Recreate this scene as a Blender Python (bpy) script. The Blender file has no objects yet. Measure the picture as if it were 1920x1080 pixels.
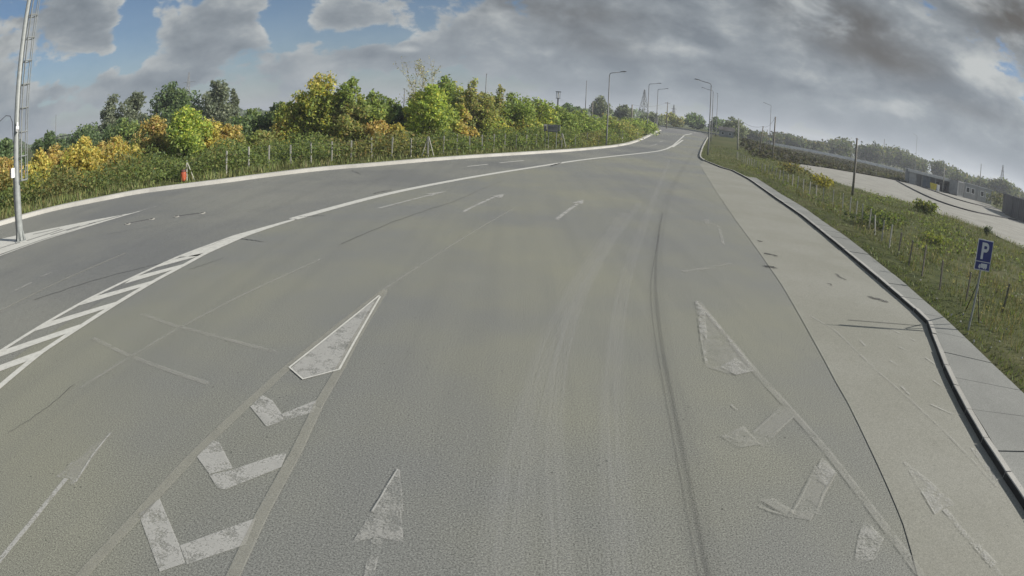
import bpy, bmesh, math, random
import numpy as np
from mathutils import Vector, Matrix

R = math.radians
SC = bpy.context.scene
COL = SC.collection

# ------------------------------------------------------------------ camera
# wide windscreen camera: lens curve theta = A*r + B*r^3 (r in thousandths of the 1920-wide frame)
CA, CB, PITCH, ROLL, CAMZ = 0.8663976, 0.0992574, 0.2909566, -0.0481768, 3.5
cam = bpy.data.cameras.new('camera')
cam.type = 'PANO'
cam.sensor_fit = 'HORIZONTAL'
cam.sensor_width = 36.0
cam.sensor_height = 36.0 * 9 / 16
cam.clip_start = 0.05
cam.clip_end = 9000
cc = cam
cc.panorama_type = 'FISHEYE_LENS_POLYNOMIAL'
cc.fisheye_fov = R(170)
cc.fisheye_polynomial_k0 = 0.0
cc.fisheye_polynomial_k1 = -CA / 18.75
cc.fisheye_polynomial_k2 = 0.0
cc.fisheye_polynomial_k3 = -CB / 18.75 ** 3
cc.fisheye_polynomial_k4 = 0.0
camo = bpy.data.objects.new('camera', cam)
COL.objects.link(camo)
camo.location = (0, 0, CAMZ)
_cr, _sr, _cp, _sp = math.cos(ROLL), math.sin(ROLL), math.cos(PITCH), math.sin(PITCH)
ROT = Matrix(((1, 0, 0), (0, _cp, _sp), (0, -_sp, _cp))) @ Matrix(((_cr, 0, _sr), (0, 1, 0), (-_sr, 0, _cr)))
_x, _f, _u = ROT @ Vector((1, 0, 0)), ROT @ Vector((0, 1, 0)), ROT @ Vector((0, 0, 1))
camo.rotation_euler = Matrix((_x, _u, -_f)).transposed().to_euler()
SC.camera = camo

# ------------------------------------------------------------------ sky, sun, exposure
SUN_EL, SUN_DIR2 = R(29.0), Vector((0.993, -0.118))
SUN = Vector((SUN_DIR2.x * math.cos(SUN_EL), SUN_DIR2.y * math.cos(SUN_EL), math.sin(SUN_EL)))
world = bpy.data.worlds.new('World')
SC.world = world
world.use_nodes = True
world.cycles.sampling_method = 'MANUAL'
world.cycles.sample_map_resolution = 256
WN, WL = world.node_tree.nodes, world.node_tree.links
WN.clear()


def build_sky():
    def n(t, **k):
        o = WN.new(t)
        for a, b in k.items():
            setattr(o, a, b)
        return o

    def put(sock, v):
        if isinstance(v, bpy.types.NodeSocket):
            WL.new(v, sock)
        else:
            sock.default_value = v

    def m(op, a, b=0.0, c=0.0, clamp=False):
        o = n('ShaderNodeMath', operation=op, use_clamp=clamp)
        put(o.inputs[0], a); put(o.inputs[1], b); put(o.inputs[2], c)
        return o.outputs[0]

    def mixc(f, a, b):
        o = n('ShaderNodeMix', data_type='RGBA')
        put(o.inputs['Factor'], f)
        put(o.inputs[6], a if isinstance(a, bpy.types.NodeSocket) else (*a, 1))
        put(o.inputs[7], b if isinstance(b, bpy.types.NodeSocket) else (*b, 1))
        return o.outputs[2]

    def sstep(v, a, b):
        o = n('ShaderNodeMapRange', interpolation_type='SMOOTHSTEP')
        put(o.inputs[0], v); put(o.inputs[1], a); put(o.inputs[2], b)
        return o.outputs[0]

    def noise(vec, scale, detail=8.0, rough=0.55, dist=0.0):
        o = n('ShaderNodeTexNoise')
        put(o.inputs['Vector'], vec); put(o.inputs['Scale'], scale)
        put(o.inputs['Detail'], detail); put(o.inputs['Roughness'], rough); put(o.inputs['Distortion'], dist)
        return o.outputs['Fac']

    tc = n('ShaderNodeTexCoord')
    d = tc.outputs['Generated']
    sep = n('ShaderNodeSeparateXYZ'); WL.new(d, sep.inputs[0])
    x, y, z = sep.outputs
    az = m('MULTIPLY', m('ARCTAN2', x, y), 57.29578)
    el = m('MULTIPLY', m('ARCSINE', z), 57.29578)
    mp = n('ShaderNodeMapping'); WL.new(d, mp.inputs[0])
    mp.inputs['Scale'].default_value = (1, 1, 1.9)
    mp.inputs['Location'].default_value = (3.1, 1.7, 0.4)
    q = mp.outputs[0]
    sh = n('ShaderNodeVectorMath', operation='ADD'); WL.new(q, sh.inputs[0])
    sh.inputs[1].default_value = (0.028, -0.008, 0.045)
    q2 = sh.outputs[0]

    def gauss(a0, e0, sa, se):
        u = m('MULTIPLY', m('SUBTRACT', az, a0), 1.0 / sa)
        v = m('MULTIPLY', m('SUBTRACT', el, e0), 1.0 / se)
        s = m('ADD', m('MULTIPLY', u, u), m('MULTIPLY', v, v))
        return m('EXPONENT', m('MULTIPLY', s, -1.0))

    def total(items):
        acc = 0.0
        for w, *g in items:
            acc = m('ADD', acc, m('MULTIPLY', gauss(*g), w))
        return acc

    # cloud masses and blue gaps that this sky shows: weight, azimuth, elevation, spread
    shape = total(SKY_MASSES)
    f1 = noise(q, 7.5, 7, 0.58, 0.2)
    f1s = noise(q2, 7.5, 4, 0.55, 0.2)
    f2 = noise(q, 20.0, 4, 0.65, 0.0)
    dens = m('ADD', m('ADD', f1, shape), m('MULTIPLY', m('SUBTRACT', f2, 0.5), 0.16))
    cover = sstep(dens, 0.45, 0.545)
    lit = m('ADD', m('MULTIPLY', m('SUBTRACT', f1, f1s), 2.0), m('MULTIPLY', m('SUBTRACT', f2, 0.5), 0.75))
    thick = sstep(dens, 0.5, 0.95)
    rim = m('SUBTRACT', 1.0, sstep(dens, 0.47, 0.62))
    lit = m('ADD', m('ADD', m('SUBTRACT', lit, m('MULTIPLY', thick, 0.30)), m('MULTIPLY', rim, 0.30)), m('ADD', total(SKY_LIT), 0.46), clamp=True)
    ramp = n('ShaderNodeValToRGB'); WL.new(lit, ramp.inputs[0])
    e = ramp.color_ramp.elements
    e[0].position, e[0].color = 0.05, (0.158, 0.186, 0.215, 1)
    e[1].position, e[1].color = 0.98, (0.50, 0.52, 0.515, 1)
    k = e.new(0.48); k.color = (0.264, 0.296, 0.322, 1)
    cl = ramp.outputs[0]
    # smoke-brown heavy cloud
    dark = m('MULTIPLY', m('SUBTRACT', total(SKY_HEAVY), m('MULTIPLY', total(SKY_LIT[:4]), 1.2)), sstep(f1s, 0.25, 0.60), clamp=True)
    cl = mixc(dark, cl, (0.088, 0.082, 0.074))
    hz = m('EXPONENT', m('MULTIPLY', m('MAXIMUM', el, 0.0), -1 / 3.6))
    cl = mixc(m('MULTIPLY', hz, 0.8), cl, (0.252, 0.308, 0.362))
    sky = n('ShaderNodeTexSky', sky_type='NISHITA')
    sky.sun_disc = False
    sky.sun_elevation = SUN_EL
    sky.sun_rotation = math.atan2(SUN_DIR2.x, SUN_DIR2.y)
    sky.air_density = 1.0; sky.dust_density = 0.4; sky.ozone_density = 4.0
    b1 = n('ShaderNodeBackground'); WL.new(sky.outputs[0], b1.inputs[0]); b1.inputs[1].default_value = 0.05
    b2 = n('ShaderNodeBackground'); WL.new(cl, b2.inputs[0]); b2.inputs[1].default_value = 0.74
    mx = n('ShaderNodeMixShader')
    WL.new(m('MAXIMUM', cover, m('MULTIPLY', hz, 0.85)), mx.inputs[0])
    WL.new(b1.outputs[0], mx.inputs[1]); WL.new(b2.outputs[0], mx.inputs[2])
    out = n('ShaderNodeOutputWorld'); WL.new(mx.outputs[0], out.inputs[0])


# weight, azimuth deg, elevation deg, azimuth spread, elevation spread
SKY_MASSES = [
    (0.24, -47.5, 11.0, 4.6, 2.8), (0.24, -30.5, 8.6, 4.6, 2.6), (0.22, -17.3, 9.4, 2.6, 1.2),
    (-0.34, -38.6, 9.8, 1.7, 3.2), (-0.28, -43.6, 6.4, 4.2, 1.1), (-0.36, -22.8, 8.6, 2.0, 2.2), (-0.28, -12.8, 7.2, 2.6, 0.7),
    (0.14, -33, 4.2, 9, 1.4), (0.16, -15, 5.0, 5, 1.1),
    (0.22, 8, 10.5, 13, 5.5), (0.12, 10, 4.5, 16, 2.5), (0.22, 36, 11, 16, 8), (0.14, 38, 4, 16, 3), (-0.16, 52.5, 9.0, 2.5, 1.4), (0.2, 60, 14, 7, 6),
]
SKY_HEAVY = [(0.6, 3, 10.2, 8, 1.9), (0.38, 8, 7.2, 6, 1.3), (1.0, 31, 12.6, 7, 2.4), (0.8, 36, 9.6, 6, 1.5), (1.1, 51, 16.5, 6, 3.0), (0.45, -52, 11.0, 3, 3), (0.3, 45, 6.6, 6, 0.9)]
SKY_LIT = [(0.55, 46.5, 11.0, 2.4, 1.3), (0.36, 36, 4.9, 5, 0.9), (0.30, 14.5, 7.3, 3.5, 0.8), (0.6, -11.2, 5.8, 1.8, 0.35), (0.25, 27, 6.5, 4, 0.8), (0.2, -32, 5.0, 5, 0.7), (0.22, -16, 4.6, 4, 0.6)]
build_sky()

sun = bpy.data.lights.new('sun', 'SUN')
sun.energy = 5.0
sun.angle = R(0.6)
sun.color = (1.0, 0.945, 0.86)
suno = bpy.data.objects.new('sun', sun)
COL.objects.link(suno)
suno.rotation_euler = (-SUN).to_track_quat('-Z', 'Y').to_euler()
suno.location = (40, -10, 40)

SC.view_settings.view_transform = 'Standard'
SC.view_settings.look = 'None'
SC.view_settings.gamma = 1.0
SC.view_settings.exposure = 0.48
SC.render.engine = 'CYCLES'
SC.cycles.use_denoising = True
SC.cycles.max_bounces = 6
SC.cycles.transparent_max_bounces = 12

# ------------------------------------------------------------------ survey helpers
UX, UY = math.sin(R(15.5)), math.cos(R(15.5))


def sm(a, b, v):
    t = np.clip((v - a) / (b - a), 0, 1)
    return t * t * (3 - 2 * t)


def HZ(x, y):
    """ground height: the road climbs gently beyond 75 m and its bank falls off to the right"""
    u = x * UX + y * UY
    v = x * UY - y * UX
    ramp = np.interp(u, [72, 80, 120, 150, 220, 400], [0, 0.12, 1.5, 1.85, 2.3, 2.35])
    return ramp * (1 - sm(11, 34, v))


def ray(px, py):
    x, y = px - 960.0, 540.0 - py
    r = math.hypot(x, y) / 1000
    th = CA * r + CB * r ** 3
    s = math.sin(th) / (r * 1000) if r > 0 else 0
    return ROT @ Vector((x * s, math.cos(th), y * s))


def G(px, py, z=0.0):
    """ground point (x, y, height) surveyed from the photograph"""
    d = ray(px, py)
    hor = math.hypot(d.x, d.y)
    prev = 0.5
    t = 0.5
    for i in range(4000):
        t = prev * 1.01
        p = d * t
        if CAMZ + p.z <= float(HZ(p.x, p.y)) + z:
            break
        prev = t
    a, b = prev, t
    for i in range(30):
        c = (a + b) / 2
        p = d * c
        if CAMZ + p.z <= float(HZ(p.x, p.y)) + z:
            b = c
        else:
            a = c
    p = d * b
    return Vector((p.x, p.y, float(HZ(p.x, p.y)) + z))


def GL(pts, z=0.0):
    return [G(px, py, z) for px, py in pts]


def horizon_y(px):
    a, b = 0.0, 700.0
    for i in range(40):
        c = (a + b) / 2
        if ray(px, c).z > 0:
            a = c
        else:
            b = c
    return a


def AT(px, dist):
    """ground point at a distance along a bearing"""
    d = ray(px, horizon_y(px))
    k = dist / math.hypot(d.x, d.y)
    x, y = d.x * k, d.y * k
    return Vector((x, y, float(HZ(x, y))))


def top_at(px, py, dist):
    d = ray(px, py)
    return CAMZ + d.z / math.hypot(d.x, d.y) * dist


# ------------------------------------------------------------------ object helpers
def tag(o, label=None, cat=None, group=None, kind=None):
    if label: o['label'] = label
    if cat: o['category'] = cat
    if group: o['group'] = group
    if kind: o['kind'] = kind
    return o


def link(o, parent=None):
    COL.objects.link(o)
    if parent:
        o.parent = parent
    return o


def empty(name, loc, rz=0.0):
    o = bpy.data.objects.new(name, None)
    o.empty_display_size = 0.3
    o.location = loc
    o.rotation_euler = (0, 0, rz)
    return link(o)


def mesh_from(name, V, F, mat=None, parent=None, smooth=False):
    me = bpy.data.meshes.new(name)
    me.from_pydata([tuple(v) for v in V], [], F)
    me.update()
    if smooth:
        me.polygons.foreach_set('use_smooth', [True] * len(me.polygons))
    if mat: me.materials.append(mat)
    return link(bpy.data.objects.new(name, me), parent)


def mesh_np(name, V, nside, mat, parent=None, cols=None):
    """faces are consecutive runs of nside vertices; cols: one colour per face"""
    V = np.asarray(V, dtype=np.float32).reshape(-1, 3)
    nv = len(V); nf = nv // nside
    me = bpy.data.meshes.new(name)
    me.vertices.add(nv); me.vertices.foreach_set('co', V.ravel())
    me.loops.add(nv); me.loops.foreach_set('vertex_index', np.arange(nv, dtype=np.int32))
    me.polygons.add(nf)
    me.polygons.foreach_set('loop_start', np.arange(0, nv, nside, dtype=np.int32))
    me.update()
    if cols is not None:
        at = me.color_attributes.new('tint', 'FLOAT_COLOR', 'POINT')
        c = np.ones((nv, 4), dtype=np.float32)
        c[:, :3] = np.repeat(np.asarray(cols, dtype=np.float32), nside, axis=0)
        at.data.foreach_set('color', c.ravel())
    me.materials.append(mat)
    return link(bpy.data.objects.new(name, me), parent)


class MB:
    """collects boxes and tubes into one mesh"""
    def __init__(self):
        self.V, self.F = [], []

    def add(self, V, F):
        o = len(self.V)
        self.V += [tuple(v) for v in V]
        self.F += [tuple(i + o for i in f) for f in F]
        return self

    def box(self, c, s, rz=0.0, ch=0.0):
        hx, hy, hz = s[0] / 2, s[1] / 2, s[2] / 2
        ca, sa = math.cos(rz), math.sin(rz)
        P = []
        for z in (-hz, hz):
            for x, y in ((-hx, -hy), (hx, -hy), (hx, hy), (-hx, hy)):
                P.append((c[0] + x * ca - y * sa, c[1] + x * sa + y * ca, c[2] + z))
        return self.add(P, [(3, 2, 1, 0), (4, 5, 6, 7), (0, 1, 5, 4), (1, 2, 6, 5), (2, 3, 7, 6), (3, 0, 4, 7)])

    def tube(self, pts, radii, n=8, cap=True):
        pts = [Vector(p) for p in pts]
        if not hasattr(radii, '__len__'):
            radii = [radii] * len(pts)
        base = len(self.V)
        ref = None
        for i, p in enumerate(pts):
            t = (pts[min(i + 1, len(pts) - 1)] - pts[max(i - 1, 0)])
            t = t.normalized() if t.length > 1e-9 else Vector((0, 0, 1))
            if ref is None:
                ref = Vector((1, 0, 0)) if abs(t.x) < 0.9 else Vector((0, 1, 0))
            a = (ref - t * ref.dot(t)).normalized(); b = t.cross(a); ref = a
            for k in range(n):
                w = 2 * math.pi * k / n
                self.V.append(tuple(p + a * (math.cos(w) * radii[i]) + b * (math.sin(w) * radii[i])))
        for i in range(len(pts) - 1):
            for k in range(n):
                k2 = (k + 1) % n
                self.F.append((base + i * n + k, base + i * n + k2, base + (i + 1) * n + k2, base + (i + 1) * n + k))
        if cap:
            self.F.append(tuple(base + k for k in range(n))[::-1])
            self.F.append(tuple(base + (len(pts) - 1) * n + k for k in range(n)))
        return self

    def prism(self, poly, z0, z1):
        n = len(poly)
        P = [(p[0], p[1], z0) for p in poly] + [(p[0], p[1], z1) for p in poly]
        return self.add(P, [tuple(range(n))[::-1], tuple(range(n, 2 * n))] + [(i, (i + 1) % n, n + (i + 1) % n, n + i) for i in range(n)])

    def build(self, name, mat, parent=None, smooth=False):
        return mesh_from(name, self.V, self.F, mat, parent, smooth)


def dup(o, name=None):
    c = o.copy()
    if name: c.name = name
    return c


def copy_tree(o, loc, rz=0.0, scale=1.0):
    c = o.copy(); COL.objects.link(c)
    c.location = loc; c.rotation_euler = (0, 0, rz); c.scale = (scale,) * 3
    for ch in o.children:
        k = ch.copy(); COL.objects.link(k); k.parent = c
        for g in ch.children:
            w = g.copy(); COL.objects.link(w); w.parent = k
    return c


# ------------------------------------------------------------------ materials
def new_mat(name):
    m = bpy.data.materials.new(name)
    m.use_nodes = True
    nt = m.node_tree
    nt.nodes.clear()
    return m, nt.nodes, nt.links


class NB:
    def __init__(self, name):
        self.m, self.N, self.L = new_mat(name)
        self.tc = self.N.new('ShaderNodeTexCoord')
        geo = self.N.new('ShaderNodeNewGeometry')
        self.pos = geo.outputs['Position']
        self.obj = self.tc.outputs['Object']

    def put(self, s, v):
        if isinstance(v, bpy.types.NodeSocket):
            self.L.new(v, s)
        elif isinstance(v, (tuple, list)) and len(v) == 3 and s.type == 'RGBA':
            s.default_value = (*v, 1)
        else:
            s.default_value = v

    def noise(self, scale, detail=4.0, rough=0.55, vec=None, dist=0.0, stretch=None):
        o = self.N.new('ShaderNodeTexNoise')
        v = vec or self.pos
        if stretch:
            mp = self.N.new('ShaderNodeMapping'); self.L.new(v, mp.inputs[0])
            mp.inputs['Rotation'].default_value = (0, 0, stretch[3] if len(stretch) > 3 else 0)
            mp.inputs['Scale'].default_value = stretch[:3]
            v = mp.outputs[0]
        self.L.new(v, o.inputs['Vector'])
        o.inputs['Scale'].default_value = scale; o.inputs['Detail'].default_value = detail
        o.inputs['Roughness'].default_value = rough; o.inputs['Distortion'].default_value = dist
        return o.outputs['Fac']

    def voro(self, scale, feature='F1'):
        o = self.N.new('ShaderNodeTexVoronoi'); o.feature = feature
        self.L.new(self.pos, o.inputs['Vector']); o.inputs['Scale'].default_value = scale
        return o

    def math(self, op, a, b=0.0, clamp=False):
        o = self.N.new('ShaderNodeMath'); o.operation = op; o.use_clamp = clamp
        self.put(o.inputs[0], a); self.put(o.inputs[1], b)
        return o.outputs[0]

    def step(self, v, a, b, lo=0.0, hi=1.0):
        o = self.N.new('ShaderNodeMapRange'); o.interpolation_type = 'SMOOTHSTEP'
        self.put(o.inputs[0], v)
        for i, w in enumerate((a, b, lo, hi)):
            o.inputs[1 + i].default_value = w
        return o.outputs[0]

    def mix(self, f, a, b, mode='MIX'):
        o = self.N.new('ShaderNodeMix'); o.data_type = 'RGBA'; o.blend_type = mode
        self.put(o.inputs['Factor'], f); self.put(o.inputs[6], a); self.put(o.inputs[7], b)
        return o.outputs[2]

    def bump(self, h, strength=0.3, dist=0.01):
        o = self.N.new('ShaderNodeBump')
        self.L.new(h, o.inputs['Height']); o.inputs['Strength'].default_value = strength; o.inputs['Distance'].default_value = dist
        return o.outputs[0]

    def bsdf(self, col, rough=0.8, metal=0.0, normal=None, spec=0.3, alpha=None):
        o = self.N.new('ShaderNodeBsdfPrincipled')
        self.put(o.inputs['Base Color'], col); self.put(o.inputs['Roughness'], rough); self.put(o.inputs['Metallic'], metal)
        o.inputs['Specular IOR Level'].default_value = spec
        if normal: self.L.new(normal, o.inputs['Normal'])
        if alpha is not None: self.put(o.inputs['Alpha'], alpha)
        return o.outputs[0]

    def out(self, sh):
        o = self.N.new('ShaderNodeOutputMaterial'); self.L.new(sh, o.inputs[0])
        return self.m


ROADROT = -R(15.5)


def asphalt(name, base, olive, grain=1.0):
    n = NB(name)
    big = n.noise(0.11, 4, 0.6)
    streak = n.noise(1.0, 4, 0.6, stretch=(1.6, 0.05, 1, R(12)))
    c = n.mix(n.step(big, 0.36, 0.64), base, olive)
    c = n.mix(n.step(streak, 0.40, 0.72, 0, 0.20), c, tuple(v * 0.72 for v in base))
    patch = n.noise(0.55, 5, 0.65)
    c = n.mix(n.step(patch, 0.55, 0.8, 0, 0.28), c, tuple(v * 1.28 for v in olive))
    sp = n.noise(52, 4, 0.9)
    g = n.math('MULTIPLY', n.math('SUBTRACT', sp, 0.5), 5.4 * grain)
    k = n.math('ADD', g, 1.0)
    c = n.mix(1.0, c, n.mix(0.0, k, k), 'MULTIPLY')
    pit = n.step(n.voro(5).outputs['Distance'], 0.04, 0.09, 0.3, 1.0)
    pit = n.math('MAXIMUM', pit, n.step(n.noise(0.5, 3, .6), .45, .62, 1.0, 0.0))
    c = n.mix(1.0, c, n.mix(0.0, pit, pit), 'MULTIPLY')
    oil = n.step(n.noise(0.9, 6, 0.75, dist=0.6), 0.66, 0.80, 0, 0.35)
    c = n.mix(oil, c, tuple(v * 0.5 for v in base))
    return n.out(n.bsdf(c, n.step(big, 0.3, 0.7, 0.62, 0.8), 0, None, 0.35))


def paint(name, col, wear, alpha=1.0, spot=6.0, crack=True):
    """road paint: wear 0 fresh .. 1 almost gone, alpha how much paint film is left"""
    n = NB(name)
    a = n.noise(spot, 5, 0.7)
    b = n.noise(45, 4, 0.85)
    f = n.math('ADD', n.math('MULTIPLY', n.step(a, 0.28, 0.72), 0.55), n.math('MULTIPLY', n.step(b, 0.28, 0.72), 0.45))
    al = n.step(f, wear - 0.24, wear + 0.24)
    al = n.math('MULTIPLY', al, alpha)
    if crack and wear > 0.3:
        v = n.voro(3.1, 'DISTANCE_TO_EDGE')
        wv = n.N.new('ShaderNodeVectorMath'); wv.operation = 'MULTIPLY_ADD'
        nn = n.N.new('ShaderNodeTexNoise'); n.L.new(n.pos, nn.inputs['Vector']); nn.inputs['Scale'].default_value = 5
        n.L.new(nn.outputs['Color'], wv.inputs[0]); wv.inputs[1].default_value = (.5, .5, .5); n.L.new(n.pos, wv.inputs[2])
        n.L.new(wv.outputs[0], v.inputs['Vector'])
        al = n.math('MULTIPLY', al, n.step(v.outputs['Distance'], 0.002, 0.014, 0.6, 1.0))
    c = n.mix(n.step(a, 0.35, 0.75), col, tuple(v * 0.75 for v in col))
    return n.out(n.bsdf(c, 0.65, 0, None, 0.35, al))


def simple(name, col, rough=0.6, metal=0.0, var=0.18, scale=8.0, spec=0.4, rust=None, obj=False):
    n = NB(name)
    vec = n.obj if obj else n.pos
    f = n.noise(scale, 5, 0.6, vec)
    c = n.mix(n.step(f, 0.3, 0.7), tuple(v * (1 - var) for v in col), tuple(min(1, v * (1 + var)) for v in col))
    if rust:
        c = n.mix(n.step(n.noise(scale * 0.6, 6, 0.7, vec), 0.58, 0.72), c, rust)
    return n.out(n.bsdf(c, n.step(f, 0.3, 0.7, max(0, rough - .08), min(1, rough + .08)), metal, n.bump(f, 0.15, 0.004), spec))


def leafmat(name, trans=0.35):
    n = NB(name)
    a = n.N.new('ShaderNodeAttribute'); a.attribute_name = 'tint'
    col = a.outputs['Color']
    d = n.bsdf(col, 0.6, 0, None, 0.25)
    t = n.N.new('ShaderNodeBsdfTranslucent')
    n.L.new(n.mix(1.0, col, (1.1, 1.1, 0.75), 'MULTIPLY'), t.inputs[0])
    mx = n.N.new('ShaderNodeMixShader'); mx.inputs[0].default_value = trans
    n.L.new(d, mx.inputs[1]); n.L.new(t.outputs[0], mx.inputs[2])
    return n.out(mx.outputs[0])


M = {}
M['asphalt'] = asphalt('plaza_asphalt', (0.168, 0.173, 0.163), (0.200, 0.202, 0.162), 1.0)
M['asphalt_dark'] = asphalt('carriageway_asphalt', (0.142, 0.146, 0.142), (0.185, 0.188, 0.168), 0.9)
M['cross'] = asphalt('cross_road_asphalt', (0.15, 0.15, 0.15), (0.18, 0.18, 0.165), 0.6)


def concrete(name, a, b, stain=0.3):
    n = NB(name)
    f = n.noise(0.35, 5, 0.62)
    c = n.mix(n.step(f, 0.32, 0.68), a, b)
    st = n.noise(0.9, 6, 0.7, stretch=(1.2, 0.22, 1, R(14)))
    c = n.mix(n.step(st, 0.55, 0.82, 0, stain), c, tuple(v * 0.62 for v in a))
    gr = n.noise(46, 4, 0.85)
    k = n.math('ADD', n.math('MULTIPLY', n.math('SUBTRACT', gr, 0.5), 1.9), 1.0)
    c = n.mix(1.0, c, n.mix(0.0, k, k), 'MULTIPLY')
    pit = n.step(n.voro(5).outputs['Distance'], 0.03, 0.07, 0.5, 1.0)
    c = n.mix(1.0, c, n.mix(0.0, pit, pit), 'MULTIPLY')
    return n.out(n.bsdf(c, 0.82, 0, None, 0.25))


M['strip'] = concrete('concrete_strip', (0.214, 0.214, 0.182), (0.242, 0.242, 0.212))
M['slab'] = concrete('paving_concrete', (0.185, 0.190, 0.178), (0.220, 0.226, 0.212), 0.2)
M['kerb'] = concrete('kerb_concrete', (0.30, 0.295, 0.27), (0.37, 0.365, 0.34), 0.3)
M['kerb_white'] = concrete('pale_kerb', (0.33, 0.325, 0.30), (0.41, 0.405, 0.38), 0.3)
M['kerbface'] = concrete('kerb_face_shade_dirt', (0.030, 0.030, 0.030), (0.045, 0.044, 0.042), 0.3)  # near-black road-side face: its shade is put into the colour, along with dirt
M['yard'] = concrete('yard_concrete', (0.23, 0.226, 0.20), (0.29, 0.286, 0.255), 0.5)
M['paint'] = paint('white_paint', (0.56, 0.56, 0.52), 0.06, 0.95)
M['paint_mid'] = paint('worn_white_paint', (0.50, 0.50, 0.475), 0.36, 0.72, spot=3.0)
M['paint_worn'] = paint('badly_worn_paint', (0.50, 0.50, 0.47), 0.54, 0.62, spot=2.2)
M['paint_ghost'] = paint('ghost_paint', (0.45, 0.45, 0.41), 0.44, 0.40, spot=2.0)
M['paint_tan'] = paint('dusty_line_paint', (0.40, 0.395, 0.34), 0.20, 0.42, spot=5, crack=False)
M['tar'] = simple('tar', (0.035, 0.035, 0.036), 0.6, 0, 0.3, 20)


def trackmat(name, col, strength):
    n = NB(name)
    uv = n.tc.outputs['UV']
    f = n.noise(2.0, 5, 0.65, vec=uv, stretch=(4.0, 0.35, 1))
    g = n.noise(50, 3, 0.7)
    sp = n.N.new('ShaderNodeSeparateXYZ'); n.L.new(uv, sp.inputs[0])
    e = n.math('MULTIPLY', n.step(sp.outputs[0], 0.0, 0.35), n.math('SUBTRACT', 1.0, n.step(sp.outputs[0], 0.65, 1.0)))
    al = n.math('MULTIPLY', n.math('MULTIPLY', n.step(f, 0.22, 0.68), e), n.step(g, 0.25, 0.6, 0.5 * strength, strength))
    return n.out(n.bsdf(col, 0.7, 0, None, 0.3, al))


M['rubber'] = trackmat('rubber_track', (0.08, 0.081, 0.085), 0.09)
M['streak'] = trackmat('dark_streak', (0.065, 0.065, 0.067), 0.30)
M['stain'] = trackmat('tar_stain', (0.05, 0.05, 0.05), 0.9)
M['polish'] = trackmat('polished_track', (0.46, 0.465, 0.45), 0.17)
M['dusttrack'] = trackmat('dust_track', (0.28, 0.275, 0.24), 0.3)
M['dusttrack_dark'] = trackmat('asphalt_showing_through', (0.13, 0.132, 0.128), 0.75)
M['galv'] = simple('galvanised_steel', (0.24, 0.255, 0.25), 0.6, 0.2, 0.15, 6)
M['lamp_steel'] = simple('lamp_post_steel', (0.15, 0.155, 0.155), 0.6, 0.2, 0.15, 3)
M['wood'] = simple('weathered_pole', (0.19, 0.175, 0.15), 0.85, 0, 0.3, 5)
M['concrete_post'] = simple('concrete_post', (0.33, 0.325, 0.295), 0.85, 0, 0.2, 9)
M['steel_post'] = simple('rusty_fence_post', (0.15, 0.135, 0.115), 0.75, 0.1, 0.3, 12)
M['wire'] = simple('fence_wire', (0.20, 0.195, 0.18), 0.6, 0.5, 0.2, 20)
M['dark_metal'] = simple('dark_metal', (0.06, 0.062, 0.065), 0.6, 0.3, 0.2, 6)
M['white_plastic'] = simple('white_plastic', (0.72, 0.72, 0.72), 0.45, 0, 0.08, 4)
M['orange'] = simple('orange_plastic', (0.40, 0.085, 0.035), 0.6, 0, 0.35, 5)
M['darkred'] = simple('dark_red_lid', (0.10, 0.035, 0.03), 0.6, 0, 0.3, 5)
M['signblue'] = simple('sign_blue', (0.030, 0.040, 0.19), 0.45, 0, 0.12, 5, 0.5)
M['signwhite'] = simple('sign_white', (0.62, 0.63, 0.66), 0.5, 0, 0.06, 5, 0.5)
M['bark'] = simple('bark', (0.085, 0.072, 0.058), 0.9, 0, 0.35, 14, 0.1)
M['palebark'] = simple('pale_bark', (0.21, 0.195, 0.165), 0.9, 0, 0.3, 14, 0.1)
M['leaf'] = leafmat('leaf', 0.58)
M['grass'] = leafmat('grass_blade', 0.25)
M['rust'] = simple('rust_metal', (0.11, 0.085, 0.07), 0.8, 0.2, 0.3, 3)
M['cabin'] = simple('cabin_grey', (0.32, 0.325, 0.32), 0.6, 0.0, 0.12, 2)
M['shed'] = simple('shed_grey', (0.25, 0.26, 0.265), 0.65, 0.1, 0.15, 1.5)
M['fascia'] = simple('fascia_grey', (0.5, 0.51, 0.51), 0.6, 0.0, 0.1, 1.5)
M['container'] = simple('dark_container', (0.085, 0.085, 0.09), 0.65, 0.2, 0.25, 1.2, rust=(0.10, 0.06, 0.045))
M['glass'] = simple('dark_glass', (0.02, 0.022, 0.025), 0.12, 0, 0.1, 2, 0.6)
M['bluepanel'] = simple('bluish_panel', (0.16, 0.20, 0.24), 0.6, 0, 0.15, 2)
M['yellow'] = simple('yellow_paint', (0.62, 0.52, 0.05), 0.5, 0, 0.15, 4)
M['farwall'] = simple('far_wall', (0.80, 0.79, 0.76), 0.8, 0, 0.15, 0.5)
M['roofrust'] = simple('roof_dark', (0.07, 0.068, 0.066), 0.8, 0, 0.2, 1)


def groundmat():
    n = NB('verge_earth_and_grass')
    a = n.noise(0.10, 5, 0.6)
    b = n.noise(1.6, 6, 0.7)
    c = n.mix(n.step(b, 0.35, 0.65), (0.050, 0.062, 0.022), (0.088, 0.098, 0.036))
    c = n.mix(n.step(a, 0.45, 0.70, 0, 0.7), c, (0.125, 0.115, 0.058))
    c = n.mix(n.step(n.noise(5.0, 5, 0.7), 0.58, 0.75, 0, 0.7), c, (0.12, 0.10, 0.072))
    c = n.mix(n.step(n.noise(30, 3, 0.7), 0.4, 0.8, 0, 0.5), c, (0.03, 0.04, 0.015))
    return n.out(n.bsdf(c, 0.95, 0, n.bump(b, 0.8, 0.08), 0.1))


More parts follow.
